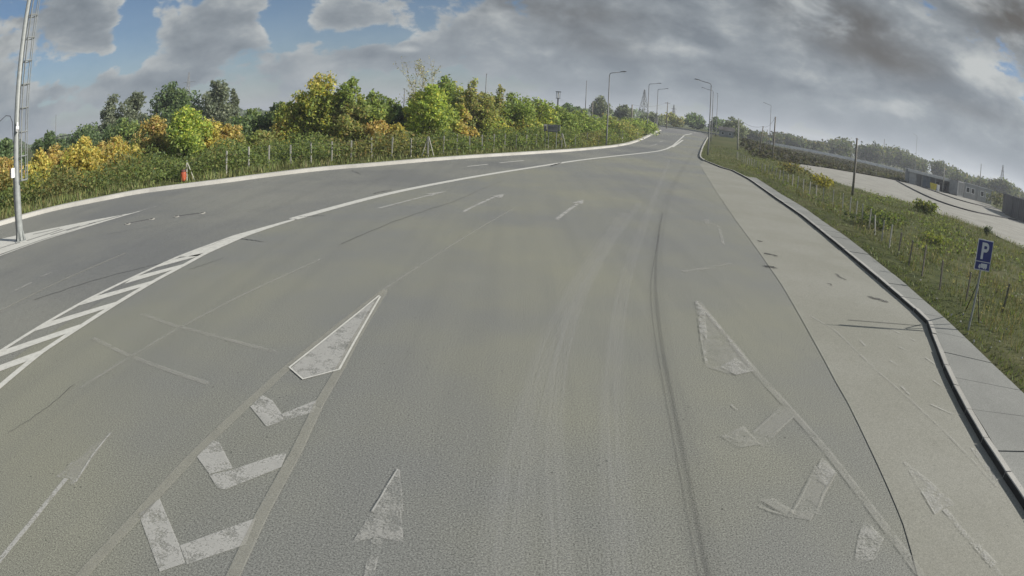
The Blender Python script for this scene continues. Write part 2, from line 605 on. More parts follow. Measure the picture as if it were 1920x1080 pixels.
def fieldmat():
    n = NB('dark_scrub_field')
    b = n.noise(0.8, 6, 0.7)
    c = n.mix(n.step(b, 0.35, 0.65), (0.040, 0.038, 0.028), (0.075, 0.072, 0.045))
    c = n.mix(n.step(n.noise(0.12, 4, 0.6), 0.5, 0.7), c, (0.085, 0.085, 0.045))
    return n.out(n.bsdf(c, 0.95, 0, n.bump(b, 1.0, 0.2), 0.1))


M['ground'] = groundmat()
M['field'] = fieldmat()


# ------------------------------------------------------------------ polylines of the place
def extend(P, before=None, after=None):
    P = [Vector(p) for p in P]
    if before:
        d = (P[0] - P[1]); d.z = 0; d.normalize(); P = [P[0] + d * before] + P
    if after:
        d = (P[-1] - P[-2]); d.z = 0; d.normalize(); P = P + [P[-1] + d * after]
    return P


def resample(P, step, jitter=0.0):
    out = [Vector(P[0])]
    carry = 0.0
    for a, b in zip(P, P[1:]):
        L = (b - a).length
        t = step - carry
        while t <= L:
            out.append(a + (b - a) * (t / L))
            t += step
        carry = L - (t - step)
    return out


def smooth_line(P, k=3):
    P = [Vector(p) for p in P]
    for _ in range(k):
        Q = [P[0]]
        for a, b in zip(P, P[1:]):
            Q += [a * 0.75 + b * 0.25, a * 0.25 + b * 0.75]
        P = Q + [P[-1]]
    return P


KERB_L = smooth_line(extend(GL([(2, 423), (43, 411), (106, 394), (192, 377), (256, 364), (319, 356), (417, 344), (500, 332.5), (617, 318.5), (700, 312.5), (833, 300.5), (1000, 289.5), (1100, 282), (1175, 272), (1200, 264.5), (1222, 254), (1240, 245)]), before=40), 2)
KERB_R_NEAR = extend(GL([(1727, 604), (1733, 625), (1760, 702), (1787, 760), (1827, 833), (1873, 907), (1918, 977)]), after=14)
KERB_R_MID = GL([(1319, 302), (1350, 315), (1369, 320), (1401, 337), (1446, 370), (1496, 405), (1544, 445), (1606, 498), (1662, 547), (1727, 604)])
KERB_R_NEAR_0, KERB_R_MID_0 = KERB_R_NEAR, KERB_R_MID
KERB_R_FAR = GL([(1327, 258), (1319, 270), (1312, 287), (1311, 296), (1319, 302)])
def offset_line(P, d):
    out = []
    for i, p in enumerate(P):
        t = P[min(i + 1, len(P) - 1)] - P[max(i - 1, 0)]
        t.z = 0
        t.normalize()
        out.append(Vector((p.x + t.y * d, p.y - t.x * d, p.z)))
    return out


_all = offset_line(KERB_R_MID + KERB_R_NEAR[1:], -0.15)
KERB_R_MID, KERB_R_NEAR = _all[:len(KERB_R_MID)], _all[len(KERB_R_MID) - 1:]
KERB_R = KERB_R_FAR[:-1] + KERB_R_MID[:-1] + KERB_R_NEAR
WALK_E = extend(GL([(1415, 331), (1466, 364), (1509, 389), (1550, 419), (1585, 441), (1659, 500), (1704, 536), (1751, 578), (1792, 611), (1816, 637), (1847, 667), (1897, 713), (1918, 733)], 0.12), after=18)
SEAM = extend(GL([(1312, 309), (1343, 360), (1377, 410), (1423, 473), (1467, 537), (1520, 630), (1567, 717), (1590, 757), (1627, 833), (1667, 920), (1693, 983), (1713, 1053)]), after=10)
CROSS_FAR = GL([(1233, 236.5), (1282, 243), (1328, 250.5), (1345, 253.5)])


def sheet(name, poly, off, mat, parent=None, cut=True):
    """flat polygon draped on the ground"""
    bm = bmesh.new()
    vs = [bm.verts.new((p[0], p[1], 0)) for p in poly]
    es = []
    for i in range(len(vs)):
        es.append(bm.edges.new((vs[i], vs[(i + 1) % len(vs)])))
    bmesh.ops.triangle_fill(bm, edges=es, use_beauty=True)
    us = [p[0] * UX + p[1] * UY for p in poly]
    if cut and max(us) > 72:
        for u in list(range(72, 122, 8)) + [135, 150, 175, 200, 220, 260]:
            if min(us) < u < max(us):
                bmesh.ops.bisect_plane(bm, geom=bm.verts[:] + bm.edges[:] + bm.faces[:], plane_co=(UX * u, UY * u, 0), plane_no=(UX, UY, 0))
        for v in (11, 14, 18, 23, 28, 34):
            bmesh.ops.bisect_plane(bm, geom=bm.verts[:] + bm.edges[:] + bm.faces[:], plane_co=(UY * v, -UX * v, 0), plane_no=(UY, -UX, 0))
    for v in bm.verts:
        v.co.z = float(HZ(v.co.x, v.co.y)) + off
    bmesh.ops.recalc_face_normals(bm, faces=bm.faces)
    for f in bm.faces:
        if f.normal.z < 0: f.normal_flip()
    me = bpy.data.meshes.new(name)
    bm.to_mesh(me); bm.free()
    me.materials.append(mat)
    return link(bpy.data.objects.new(name, me), parent)


def offset_line(P, d):
    out = []
    for i, p in enumerate(P):
        t = P[min(i + 1, len(P) - 1)] - P[max(i - 1, 0)]
        t.z = 0
        t.normalize()
        out.append(Vector((p.x + t.y * d, p.y - t.x * d, p.z)))
    return out


def ribbon(name, P, w0, off, mat, parent=None, w1=None, dense=None):
    """painted line or track of real width following a ground polyline, with UV across"""
    if dense:
        P = resample(P, dense) + [P[-1]]
    w1 = w0 if w1 is None else w1
    n = len(P)
    V, F = [], []
    A = offset_line(P, -0.5); B = offset_line(P, 0.5)
    for i in range(n):
        w = w0 + (w1 - w0) * i / (n - 1)
        c = P[i]
        for q in (A[i], B[i]):
            e = c + (q - c) * w
            V.append((e.x, e.y, float(HZ(e.x, e.y)) + off))
    F = [(2 * i, 2 * i + 1, 2 * i + 3, 2 * i + 2) for i in range(n - 1)]
    o = mesh_from(name, V, F, mat, parent)
    uv = o.data.uv_layers.new(name='UVMap')
    for lp in o.data.loops:
        uv.data[lp.index].uv = (lp.vertex_index % 2, lp.vertex_index // 2 * 0.2)
    for p in o.data.polygons:
        pass
    if o.data.polygons[0].normal.z < 0:
        o.data.flip_normals()
    return o


# ------------------------------------------------------------------ the setting: ground
rng = np.random.default_rng(5)


def seg_dist(X, Y, P):
    best = np.full(X.shape, 1e9)
    for a, b in zip(P, P[1:]):
        dx, dy = b.x - a.x, b.y - a.y
        L2 = dx * dx + dy * dy + 1e-12
        t = np.clip(((X - a.x) * dx + (Y - a.y) * dy) / L2, 0, 1)
        best = np.minimum(best, np.hypot(X - a.x - t * dx, Y - a.y - t * dy))
    return best


def inside(X, Y, poly):
    r = np.zeros(X.shape, dtype=bool)
    n = len(poly)
    for i in range(n):
        a, b = poly[i], poly[(i + 1) % n]
        c = ((a.y > Y) != (b.y > Y)) & (X < (b.x - a.x) * (Y - a.y) / (b.y - a.y + 1e-12) + a.x)
        r ^= c
    return r


PAVED = KERB_L + CROSS_FAR[:3] + KERB_R + [Vector((6, -9, 0)), Vector((-45, -9, 0))]
WALK_POLY = KERB_R_MID[3:] + KERB_R_NEAR[1:] + WALK_E[::-1]


def axis(a, b, fine0, fine1, h):
    v = list(np.arange(fine0, fine1 + 1e-6, h))
    s = h
    while v[-1] < b:
        s *= 1.18; v.append(v[-1] + s)
    s = h
    while v[0] > a:
        s *= 1.18; v.insert(0, v[0] - s)
    return np.array(v)


def build_ground():
    xs = axis(-1300, 1300, -44, 56, 0.55)
    ys = axis(-250, 1800, -8, 80, 0.55)
    X, Y = np.meshgrid(xs, ys)
    ins = inside(X, Y, PAVED) | inside(X, Y, WALK_POLY)
    d = np.minimum(seg_dist(X, Y, PAVED + [PAVED[0]]), seg_dist(X, Y, WALK_POLY + [WALK_POLY[0]]))
    bump = 0.05 * np.sin(X * 1.7 + 1.3 * np.sin(Y * 0.9)) * np.sin(Y * 1.3 + X * 0.4)
    far = np.clip(np.hypot(X, Y) / 60, 0, 1)
    Z = HZ(X, Y) + np.where(ins, -0.10, np.where(d < 0.45, -0.06, 0.11 + bump * sm(0.6, 2.5, d) + 0.0 * far))
    YP = Y - 0
    yd = inside(X, Y, YARD)
    Z = np.where(yd | (seg_dist(X, Y, YARD + [YARD[0]]) < 1.0), HZ(X, Y) - 0.05, Z)
    ny, nx = X.shape
    V = np.stack([X, Y, Z], -1).reshape(-1, 3)
    idx = np.arange(ny * nx).reshape(ny, nx)
    F = np.stack([idx[:-1, :-1], idx[:-1, 1:], idx[1:, 1:], idx[1:, :-1]], -1).reshape(-1, 4)
    me = bpy.data.meshes.new('ground')
    me.vertices.add(len(V)); me.vertices.foreach_set('co', V.astype(np.float32).ravel())
    me.loops.add(F.size); me.loops.foreach_set('vertex_index', F.astype(np.int32).ravel())
    me.polygons.add(len(F)); me.polygons.foreach_set('loop_start', np.arange(0, F.size, 4, dtype=np.int32))
    me.polygons.foreach_set('use_smooth', np.ones(len(F), dtype=bool))
    me.update(); me.validate()
    me.materials.append(M['ground'])
    return tag(link(bpy.data.objects.new('ground', me)), kind='structure')


YARD_FAR = GL([(1483, 306), (1544, 314.5), (1605, 324.5), (1660, 334.5), (1703, 343.5), (1793, 366.5), (1858, 384.5), (1896, 408)])
YARD_FAR = YARD_FAR + [YARD_FAR[-1] + Vector((40, -38, 0))]
YARD_NEAR = GL([(1483, 310), (1513, 322), (1533, 332), (1574, 345), (1625, 361), (1660, 370), (1710, 384), (1760, 401), (1807, 418), (1844, 431), (1918, 467)])
YARD_NEAR = YARD_NEAR + [YARD_NEAR[-1] + Vector((30, -34, 0))]
YARD = YARD_FAR + YARD_NEAR[::-1]

ground = build_ground()

BOUND = smooth_line(GL([(550, 411), (640, 386), (700, 370), (773, 353.5), (907, 328.5), (1000, 314), (1075, 302), (1150, 293), (1212, 286.5), (1245, 281), (1262, 273)]), 2)
BOUND_W = extend(GL([(437, 446), (361, 482), (290, 513), (220, 547), (150, 590), (80, 635), (2, 690)]), after=12)
road = tag(sheet('road', KERB_L + CROSS_FAR[:3] + KERB_R_FAR[:4] + KERB_R_MID + KERB_R_NEAR[1:] + [Vector((6, -9, 0)), Vector((-45, -9, 0))], 0.0, M['asphalt']), kind='structure')
car = KERB_L + [G(1283, 253.5)] + BOUND[::-1] + BOUND_W
tag(sheet('carriageway', car + [Vector((-45, -9, 0))], 0.004, M['asphalt_dark']), kind='structure')
tag(sheet('cross_road', GL([(1190, 233), (1233, 237), (1282, 243.5), (1328, 251), (1345, 254), (1345, 256), (1327, 259), (1240, 246), (1200, 243)]), 0.006, M['cross']), kind='structure')
strip = tag(sheet('concrete_strip', SEAM + KERB_R_NEAR[::-1][:-1] + KERB_R_MID[::-1], 0.008, M['strip']), kind='structure')
yard = tag(sheet('yard', YARD, 0.02, M['yard'], cut=True), kind='structure')
FIELD = YARD_FAR[:5] + [AT(1703, 320), AT(1600, 320), AT(1500, 300), AT(1440, 260), G(1425, 283)]
tag(sheet('scrub_field', [Vector(p) for p in YARD_FAR[:5]] + [AT(1712, 300), AT(1640, 300), AT(1560, 290), AT(1490, 280), AT(1452, 240), G(1462, 296)], 0.22, M['field'], cut=True), kind='structure')

# ------------------------------------------------------------------ kerbs and pavement


def solid_strip(name, P, w, z0, z1, mat, parent=None, side=1):
    """continuous kerb of section w x (z1-z0) to one side of a line"""
    Q = offset_line(P, side * w)
    Qb = offset_line(P, side * w * 0.12)
    V, F = [], []
    for a, b, c in zip(P, Qb, Q):
        h = float(HZ(a.x, a.y))
        V += [(a.x, a.y, h + z0), (a.x, a.y, h + z1 - 0.02), (b.x, b.y, h + z1), (c.x, c.y, h + z1), (c.x, c.y, h + z0)]
    for i in range(len(P) - 1):
        for k in range(4):
            F.append((5 * i + k, 5 * i + k + 1, 5 * i + k + 6, 5 * i + k + 5))
    F += [(0, 1, 2, 3, 4), tuple(5 * (len(P) - 1) + k for k in (4, 3, 2, 1, 0))]
    o = mesh_from(name, V, F, mat, parent)
    bm = bmesh.new(); bm.from_mesh(o.data); bmesh.ops.recalc_face_normals(bm, faces=bm.faces); bm.to_mesh(o.data); bm.free()
    return o


def kerb_of_stones(name, P, stone, w, h, mat, side, gap=0.028, matface=None, limit=300):
    root = tag(solid_strip(name, offset_line(P, side * 0.012), w - 0.02, -0.05, h - 0.035, M['tar'], None, side), kind='structure')
    pts = resample(P, stone)
    base = None
    rnd = random.Random(3)
    n = 0
    for a, b in zip(pts, pts[1:]):
        t = (b - a); L = t.length; t.z = 0
        ang = math.atan2(t.y, t.x)
        mid = (a + b) / 2
        nrm = Vector((math.sin(ang), -math.cos(ang), 0)) * side
        if base is None:
            mb = MB()
            l, y0, y1 = (stone - gap) / 2, 0.0, w
            prof = [(y0, -0.05), (y0, h - 0.012), (y0 + 0.012, h), (y1, h), (y1, -0.05)]
            V = [(x, -side * p[0], p[1]) for x in (-l, l) for p in prof]
            F = [(i, (i + 1) % 5, 5 + (i + 1) % 5, 5 + i) for i in range(5)] + [(4, 3, 2, 1, 0), (5, 6, 7, 8, 9)]
            mb.add(V, F)
            o = mb.build('kerb_stone', mat, root)
            bm = bmesh.new(); bm.from_mesh(o.data); bmesh.ops.recalc_face_normals(bm, faces=bm.faces); bm.to_mesh(o.data); bm.free()
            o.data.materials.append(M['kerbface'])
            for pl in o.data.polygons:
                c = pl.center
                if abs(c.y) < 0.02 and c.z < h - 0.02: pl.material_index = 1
            base = o
        else:
            o = base.copy(); COL.objects.link(o); o.parent = root
        o.location = (mid.x + nrm.x * rnd.uniform(-0.006, 0.01), mid.y + nrm.y * rnd.uniform(-0.006, 0.01), float(HZ(mid.x, mid.y)) + rnd.uniform(-0.008, 0.008))
        o.rotation_euler = (0, 0, ang + rnd.uniform(-0.006, 0.006))
        n += 1
    return root


KR = [p for p in KERB_R_MID] + KERB_R_NEAR[1:]
kerb_of_stones('kerb', KR, 1.0, 0.13, 0.105, M['kerb'], -1)
tag(solid_strip('kerb', smooth_line(KERB_R_FAR, 2), 0.18, -0.05, 0.15, M['kerb'], None, -1), kind='structure')
tag(solid_strip('kerb', KERB_L, 0.42, -0.05, 0.20, M['kerb_white'], None, -1), kind='structure')
tag(solid_strip('kerb', resample(extend(CROSS_FAR, before=60, after=8), 8), 0.6, -0.05, 0.42, M['kerb_white'], None, -1), kind='structure')


def build_pavement():
    P = resample(KR, 1.4)
    start = G(1397, 331)
    P = [p for p in P if p.y < start.y + 0.3]
    A = offset_line(P, -0.135)
    E = WALK_E
    root = None
    lower = []
    pairs = []
    for i, p in enumerate(P):
        t = P[min(i + 1, len(P) - 1)] - P[max(i - 1, 0)]; t.z = 0; t.normalize()
        nrm = Vector((-t.y, t.x, 0))
        best = None
        for a, b in zip(E, E[1:]):
            d = b - a
            den = nrm.x * (-d.y) + nrm.y * d.x
            if abs(den) < 1e-9: continue
            rx, ry = a.x - p.x, a.y - p.y
            s = (rx * (-d.y) + ry * d.x) / den
            u = (nrm.x * ry - nrm.y * rx) / den
            if 0 <= u <= 1 and s > 0 and (best is None or s < best): best = s
        if best is None: continue
        pairs.append((A[i], Vector((p.x, p.y, 0)) + nrm * min(best, 3.2)))
    bed = [a for a, b in pairs] + [b for a, b in pairs[::-1]]
    root = tag(sheet('pavement', bed, 0.055, M['tar'], cut=False), kind='structure')
    rnd = random.Random(8)
    for (a0, b0), (a1, b1) in zip(pairs, pairs[1:]):
        g = 0.012
        q = []
        for (s, e, f) in ((a0, a1, g), (a1, a0, g)):
            d = (e - s).normalized(); q.append(s + d * f)
        for (s, e, f) in ((b1, b0, g), (b0, b1, g)):
            d = (e - s).normalized(); q.append(s + d * f)
        z = 0.098 + rnd.uniform(-0.006, 0.006)
        mb = MB()
        n4 = [(p.x, p.y, z + rnd.uniform(-0.003, 0.003)) for p in q]
        lo = [(p.x, p.y, 0.03) for p in q]
        mb.add(lo + n4, [(7, 6, 5, 4), (0, 1, 5, 4), (1, 2, 6, 5), (2, 3, 7, 6), (3, 0, 4, 7)])
        o = mb.build('paving_slab', M['slab'], root)
        bm = bmesh.new(); bm.from_mesh(o.data); bmesh.ops.recalc_face_normals(bm, faces=bm.faces)
        if max(bm.faces, key=lambda f: abs(f.normal.z)).normal.z < 0: bmesh.ops.reverse_faces(bm, faces=bm.faces)
        bm.to_mesh(o.data); bm.free()


build_pavement()

# ------------------------------------------------------------------ road markings (parts of the road)
Z1, Z2 = 0.010, 0.014


def px_sheet(name, pts, mat, off=Z1, parent=road, sub=1):
    P = []
    for a, b in zip(pts, pts[1:] + pts[:1]):
        for k in range(sub):
            P.append((a[0] + (b[0] - a[0]) * k / sub, a[1] + (b[1] - a[1]) * k / sub))
    return sheet(name, GL(P), off, mat, parent)


def px_line(name, pts, w, mat, off=Z1, parent=road, w1=None):
    return ribbon(name, GL(pts), w, off, mat, parent, w1)


ribbon('boundary_line', BOUND, 0.42, Z1, M['paint'], road, 0.30)
px_line('boundary_line', [(1262, 273), (1270, 266), (1283, 254)], 0.25, M['paint'])
px_line('boundary_line', [(1261, 276), (1280, 263), (1304, 249)], 0.3, M['paint'], Z1 + .003)
px_line('boundary_line', [(1284, 253), (1294, 251.5), (1303, 249)], 0.5, M['paint'], Z1 + .006)
# gore beside the carriageway
px_sheet('gore_wedge', [(553, 410), (437, 442), (380, 463), (335, 482), (375, 481), (443, 450), (500, 430), (553, 413)], M['paint'], Z1, sub=3)
px_line('gore_edge_line', [(380, 464.5), (337, 481), (243, 524), (160, 565), (83, 608.5), (3, 658.5), (-30, 682)], 0.13, M['paint'], Z2)
px_line('gore_edge_line', [(470, 439), (443, 450), (383, 477), (343, 499), (287, 529), (220, 569), (153, 612), (77, 662), (2, 724), (-30, 752)], 0.16, M['paint'], Z2)
for (x1, y1, x2, y2, h) in [(313, 491, 381, 477, 3.2), (257, 520, 343, 498.5, 4), (173, 560, 285, 530, 4.6), (90, 607, 217, 570, 5.4), (4, 661, 150, 613, 6.6), (-30, 700, 76, 663, 8)]:
    px_sheet('gore_stripe', [(x1 - 4, y1 + 1 - h * .4), (x2, y2 - h * .6), (x2 - 6, y2 + h), (x1 - 24, y1 + h + 9)], M['paint'], Z1, sub=4)
# chevron gore in front of the camera
px_sheet('gore_tip', [(711, 558), (672, 588), (600, 647), (543, 691), (567, 712), (603, 704), (636, 694), (668, 637)], M['paint_mid'], Z1)
px_line('gore_outline', [(711, 555), (672, 587), (600, 645), (543, 690), (568, 712), (636, 694), (668, 636), (713, 557)], 0.035, M['paint'], Z2)
px_line('gore_edge_line', [(720, 545), (640, 607), (542, 687), (467, 755), (367, 850), (250, 977), (161, 1072), (140, 1098)], 0.13, M['paint_tan'])
px_line('gore_edge_line', [(722, 545), (668, 634), (639, 690), (600, 756), (556, 849), (494, 962), (439, 1079), (430, 1100)], 0.13, M['paint_tan'], Z1 + .002)
for poly in ([(469, 763), (492, 742), (511, 752), (536, 788), (500, 801)], [(525, 779), (594, 751), (589, 773), (537, 789)],
             [(369, 857), (400, 827), (412, 831), (437, 879), (393, 890)], [(393, 892), (439, 881), (539, 847), (528, 877), (422, 919), (408, 916)],
             [(261, 966), (300, 936), (336, 1021), (348, 1057), (300, 1073)], [(338, 1024), (481, 972), (461, 1022), (351, 1059)]):
    px_sheet('chevron_arm', poly, M['paint_mid'], Z1, sub=2)
# arrows
px_sheet('arrow_head', [(747, 880), (757, 1019), (707, 1008), (661, 1018)], M['paint_worn'], Z1, sub=3)
px_line('arrow_edge', [(746, 881), (728, 910), (714, 935), (698, 960)], 0.018, M['paint_mid'], Z2)
px_line('arrow_edge', [(748, 882), (752, 915), (755, 960)], 0.015, M['paint_worn'], Z2)
px_sheet('arrow_joint', [(696, 1014), (704, 1009), (713, 1012), (718, 1021), (711, 1030), (701, 1029), (694, 1022)], M['paint_worn'], Z2)
px_line('arrow_shaft', [(706, 1018), (696, 1062), (690, 1095)], 0.09, M['paint_worn'])
px_sheet('arrow_head', [(208, 813), (139, 912), (127, 896), (104, 897)], M['paint_ghost'], Z1, sub=3)
px_sheet('arrow_joint', [(106, 893), (128, 886), (146, 902), (134, 912), (118, 902)], M['paint_worn'], Z2 + .003)
px_line('arrow_edge', [(208, 813), (176, 852), (143, 905)], 0.025, M['paint_mid'], Z2)
px_line('arrow_edge', [(206, 814), (160, 848), (106, 896)], 0.025, M['paint_worn'], Z2)
px_line('arrow_shaft', [(125, 898), (60, 979), (0, 1052), (-20, 1080)], 0.07, M['paint_mid'])
px_line('arrow_shaft', [(710, 391), (760, 378), (810, 365)], 0.13, M['paint_mid'])
px_sheet('arrow_head', [(837, 359), (806, 369), (811, 364.5), (795, 364.5)], M['paint_mid'], Z2)
px_line('arrow_shaft', [(867, 398), (895, 384), (926, 370)], 0.13, M['paint_mid'])
px_sheet('arrow_head', [(946, 364), (940, 372), (928, 370), (922, 368)], M['paint_mid'], Z2)
px_line('arrow_shaft', [(1043, 412), (1062, 397), (1082, 383)], 0.14, M['paint_mid'])
px_sheet('arrow_head', [(1094, 375), (1093, 384), (1083, 382), (1071, 381.5)], M['paint_mid'], Z2)
px_line('arrow_shaft', [(1356, 459), (1352, 442), (1348, 426), (1338, 421), (1326, 418)], 0.10, M['paint_worn'])
px_sheet('arrow_head', [(1317, 412), (1330, 409), (1328, 427)], M['paint_worn'], Z2)
# worn gore to the right
px_sheet('gore_tip', [(1305, 563), (1340, 600), (1417, 697), (1375, 705), (1328, 690), (1315, 620)], M['paint_ghost'], Z1)
px_line('gore_edge_line', [(1308, 566), (1345, 611), (1417, 699), (1493, 782), (1553, 851), (1633, 955), (1712, 1060), (1740, 1100)], 0.12, M['paint_ghost'], Z1 + .002)
px_line('gore_edge_line', [(1312, 573), (1350, 617), (1415, 696)], 0.05, M['paint_worn'], Z2)
px_line('gore_edge_line', [(1305, 566), (1311, 600), (1316, 640), (1326, 690)], 0.05, M['paint_worn'], Z2 + .003)
px_sheet('gore_stripe', [(1468, 762), (1487, 783), (1430, 840), (1405, 818)], M['paint_ghost'])
px_sheet('gore_stripe', [(1350, 690), (1378, 672), (1412, 697), (1380, 705)], M['paint_worn'], Z2 + .004)
px_sheet('gore_stripe', [(1308, 568), (1322, 586), (1326, 640), (1316, 625)], M['paint_worn'], Z2 + .004)
px_sheet('gore_stripe', [(1395, 800), (1425, 835), (1385, 842), (1352, 820)], M['paint_ghost'], Z2 + .004)
px_sheet('gore_stripe', [(1424, 940), (1450, 936), (1490, 962), (1480, 972)], M['paint_ghost'], Z2 + .004)
px_sheet('gore_stripe', [(1540, 858), (1567, 887), (1555, 912), (1520, 977), (1480, 970), (1510, 915)], M['paint_ghost'])
px_sheet('gore_stripe', [(1542, 857), (1567, 887), (1552, 915), (1524, 896)], M['paint_worn'], Z2)
px_sheet('gore_stripe', [(1620, 973), (1657, 1012), (1640, 1050), (1600, 1060), (1608, 1010)], M['paint_worn'])
for pts in ([(1466, 763), (1405, 818)], [(1487, 783), (1450, 815)], [(1530, 875), (1500, 935), (1480, 971)], [(1567, 888), (1545, 925), (1530, 965)], [(1423, 950), (1445, 960), (1480, 970)], [(1370, 760), (1382, 770)], [(1360, 818), (1382, 827)]):
    px_line('paint_trace', pts, 0.035, M['paint_ghost'], Z2)
# right lane arrow and traces on the concrete strip
ZS = 0.016
px_sheet('arrow_head', [(1693, 867), (1740, 905), (1790, 949), (1768, 953), (1752, 967), (1722, 915)], M['paint_worn'], ZS, strip)
px_line('arrow_edge', [(1694, 868), (1720, 912), (1752, 966)], 0.022, M['paint_worn'], ZS + .004, strip)
px_line('arrow_edge', [(1694, 867), (1740, 903), (1789, 948)], 0.022, M['paint_worn'], ZS + .004, strip)
px_line('arrow_shaft', [(1770, 957), (1800, 993), (1832, 1030), (1870, 1075), (1885, 1095)], 0.09, M['paint_worn'], ZS, strip)
px_sheet('arrow_joint', [(1818, 1020), (1835, 1022), (1868, 1058), (1858, 1068)], M['paint_worn'], ZS + .004, strip)
px_line('lane_line', [(1520, 594), (1565, 620), (1640, 693), (1713, 757), (1770, 810), (1822, 864), (1868, 914)], 0.06, M['paint_ghost'], ZS, strip)
px_sheet('lane_dash', [(1818, 840), (1832, 845), (1872, 905), (1865, 912), (1845, 880)], M['paint_worn'], ZS, strip)
for pts in ([(1668, 617), (1690, 628)], [(1704, 634), (1716, 641)], [(1685, 652), (1700, 659)], [(1668, 678), (1682, 686)], [(1613, 640), (1622, 650)], [(1735, 672), (1752, 684)], [(1688, 724), (1705, 742)], [(1750, 715), (1764, 725)], [(1745, 760), (1785, 778)]):
    px_line('paint_trace', pts, 0.05, M['paint_worn'], ZS + .004, strip)
# far carriageway markings
px_line('lane_line', [(-20, 592), (3, 582), (110, 529), (235, 475.5)], 0.07, M['paint_tan'])
px_line('lane_dash', [(27, 546), (45, 537), (61, 529)], 0.12, M['paint_worn'])
px_line('lane_dash', [(75, 520), (96, 511)], 0.12, M['paint_worn'])
px_line('lane_dash', [(876, 312.3), (915, 308.2)], 0.16, M['paint'])
px_line('lane_dash', [(937, 305.5), (982, 301)], 0.16, M['paint'])
px_line('lane_dash', [(1217, 275), (1232, 270)], 0.2, M['paint_mid'])
px_line('lane_dash', [(1236, 267), (1243, 264)], 0.2, M['paint_mid'])
# painted island at the mast
px_sheet('island_hatching', [(-30, 461), (0, 448.5), (40, 440), (110, 426), (180, 412), (258, 398), (180, 420), (80, 449), (0, 477), (-30, 488)], M['paint'], Z1, sub=2)
px_line('island_edge', [(262, 396.5), (180, 420.5), (135, 434), (80, 451), (0, 480), (-30, 491)], 0.14, M['paint'], Z2)
px_line('island_edge', [(2, 470), (25, 458), (45, 455), (60, 444), (90, 437)], 0.22, M['paint'], Z2)
px_line('island_edge', [(262, 396), (295, 387)], 0.1, M['paint_mid'], Z2)
for pts in ([(-5, 468), (22, 459), (38, 455)], [(50, 452), (85, 441), (118, 430)], [(62, 440), (95, 433), (112, 429)], [(95, 441), (130, 430), (150, 424)], [(125, 433), (160, 423), (180, 417)], [(165, 421), (200, 412), (230, 404)]):
    ribbon('island_gap', GL(pts), 0.30, Z2 + 0.003, M['dusttrack_dark'], road)
# faint traces across the plaza
px_line('lane_line', [(150, 729), (233, 677), (330, 619), (450, 556), (600, 487)], 0.07, M['paint_ghost'])
px_line('lane_line', [(717, 545), (820, 477), (907, 423), (960, 393)], 0.07, M['paint_ghost'])
px_line('old_line', [(265, 590), (330, 612), (430, 638), (520, 662)], 0.10, M['paint_ghost'])
px_line('old_line', [(175, 635), (240, 667), (330, 700), (390, 720)], 0.10, M['paint_ghost'])
px_line('old_line', [(1280, 510), (1330, 503), (1370, 494)], 0.14, M['paint_ghost'])


def wiggle(pts, n, amp, seed):
    P = [Vector((a, b, 0)) for a, b in pts]
    rnd = random.Random(seed)
    L = sum((b - a).length for a, b in zip(P, P[1:]))
    Q = resample(P, L / n)
    return [(p.x + rnd.uniform(-amp, amp), p.y + rnd.uniform(-amp, amp) * 0.6) for p in Q]


for i, (pts, w) in enumerate([([(138, 722), (105, 752), (60, 785), (8, 818)], 0.018), ([(66, 562), (190, 522), (300, 495), (430, 447)], 0.035), ([(452, 448), (493, 453.5)], 0.05),
                              ([(640, 458), (740, 415), (850, 378), (945, 338)], 0.03), ([(355, 506), (420, 484)], 0.025), ([(700, 363), (735, 356)], 0.08), ([(660, 320), (676, 327)], 0.06),
                              ([(560, 407), (610, 404)], 0.06), ([(1035, 311), (1052, 305)], 0.2), ([(240, 420), (330, 404)], 0.02), ([(200, 440), (400, 404), (520, 386)], 0.02)]):
    ribbon('crack', GL(wiggle(pts, 22, 1.3, i)), w * .7, 0.012, M['tar'], road, w * 0.4)
for i, pts in enumerate([] and [[(1438, 476), (1449, 474), (1453, 481), (1443, 484)], [(1433, 499), (1443, 496), (1456, 504), (1446, 507)], [(1629, 557), (1642, 556), (1662, 565), (1647, 568)], [(1563, 512), (1570, 519), (1588, 527), (1578, 523)]]):
    px_sheet('tar_patch', pts, M['tar'], ZS + 0.006, strip)
for pts, w in (([(1436, 476), (1444, 478), (1455, 481)], .22), ([(1434, 499), (1444, 501), (1458, 505)], .26), ([(1629, 557), (1645, 562), (1663, 567)], .26), ([(1566, 514), (1575, 520), (1590, 528)], .12), ([(1552, 532), (1560, 536)], .08), ([(1420, 452), (1428, 454)], .1)):
    ribbon('stain', smooth_line(GL(wiggle(pts, 6, 1.5, int(w * 100))), 1), w, ZS + .006, M['stain'], strip)
px_line('sign_shadow', [(1589, 601), (1640, 605), (1729, 612)], 0.02, M['tar'], ZS + .003, strip)  # painted shadow: dark line where the parking sign's shadow falls on the strip
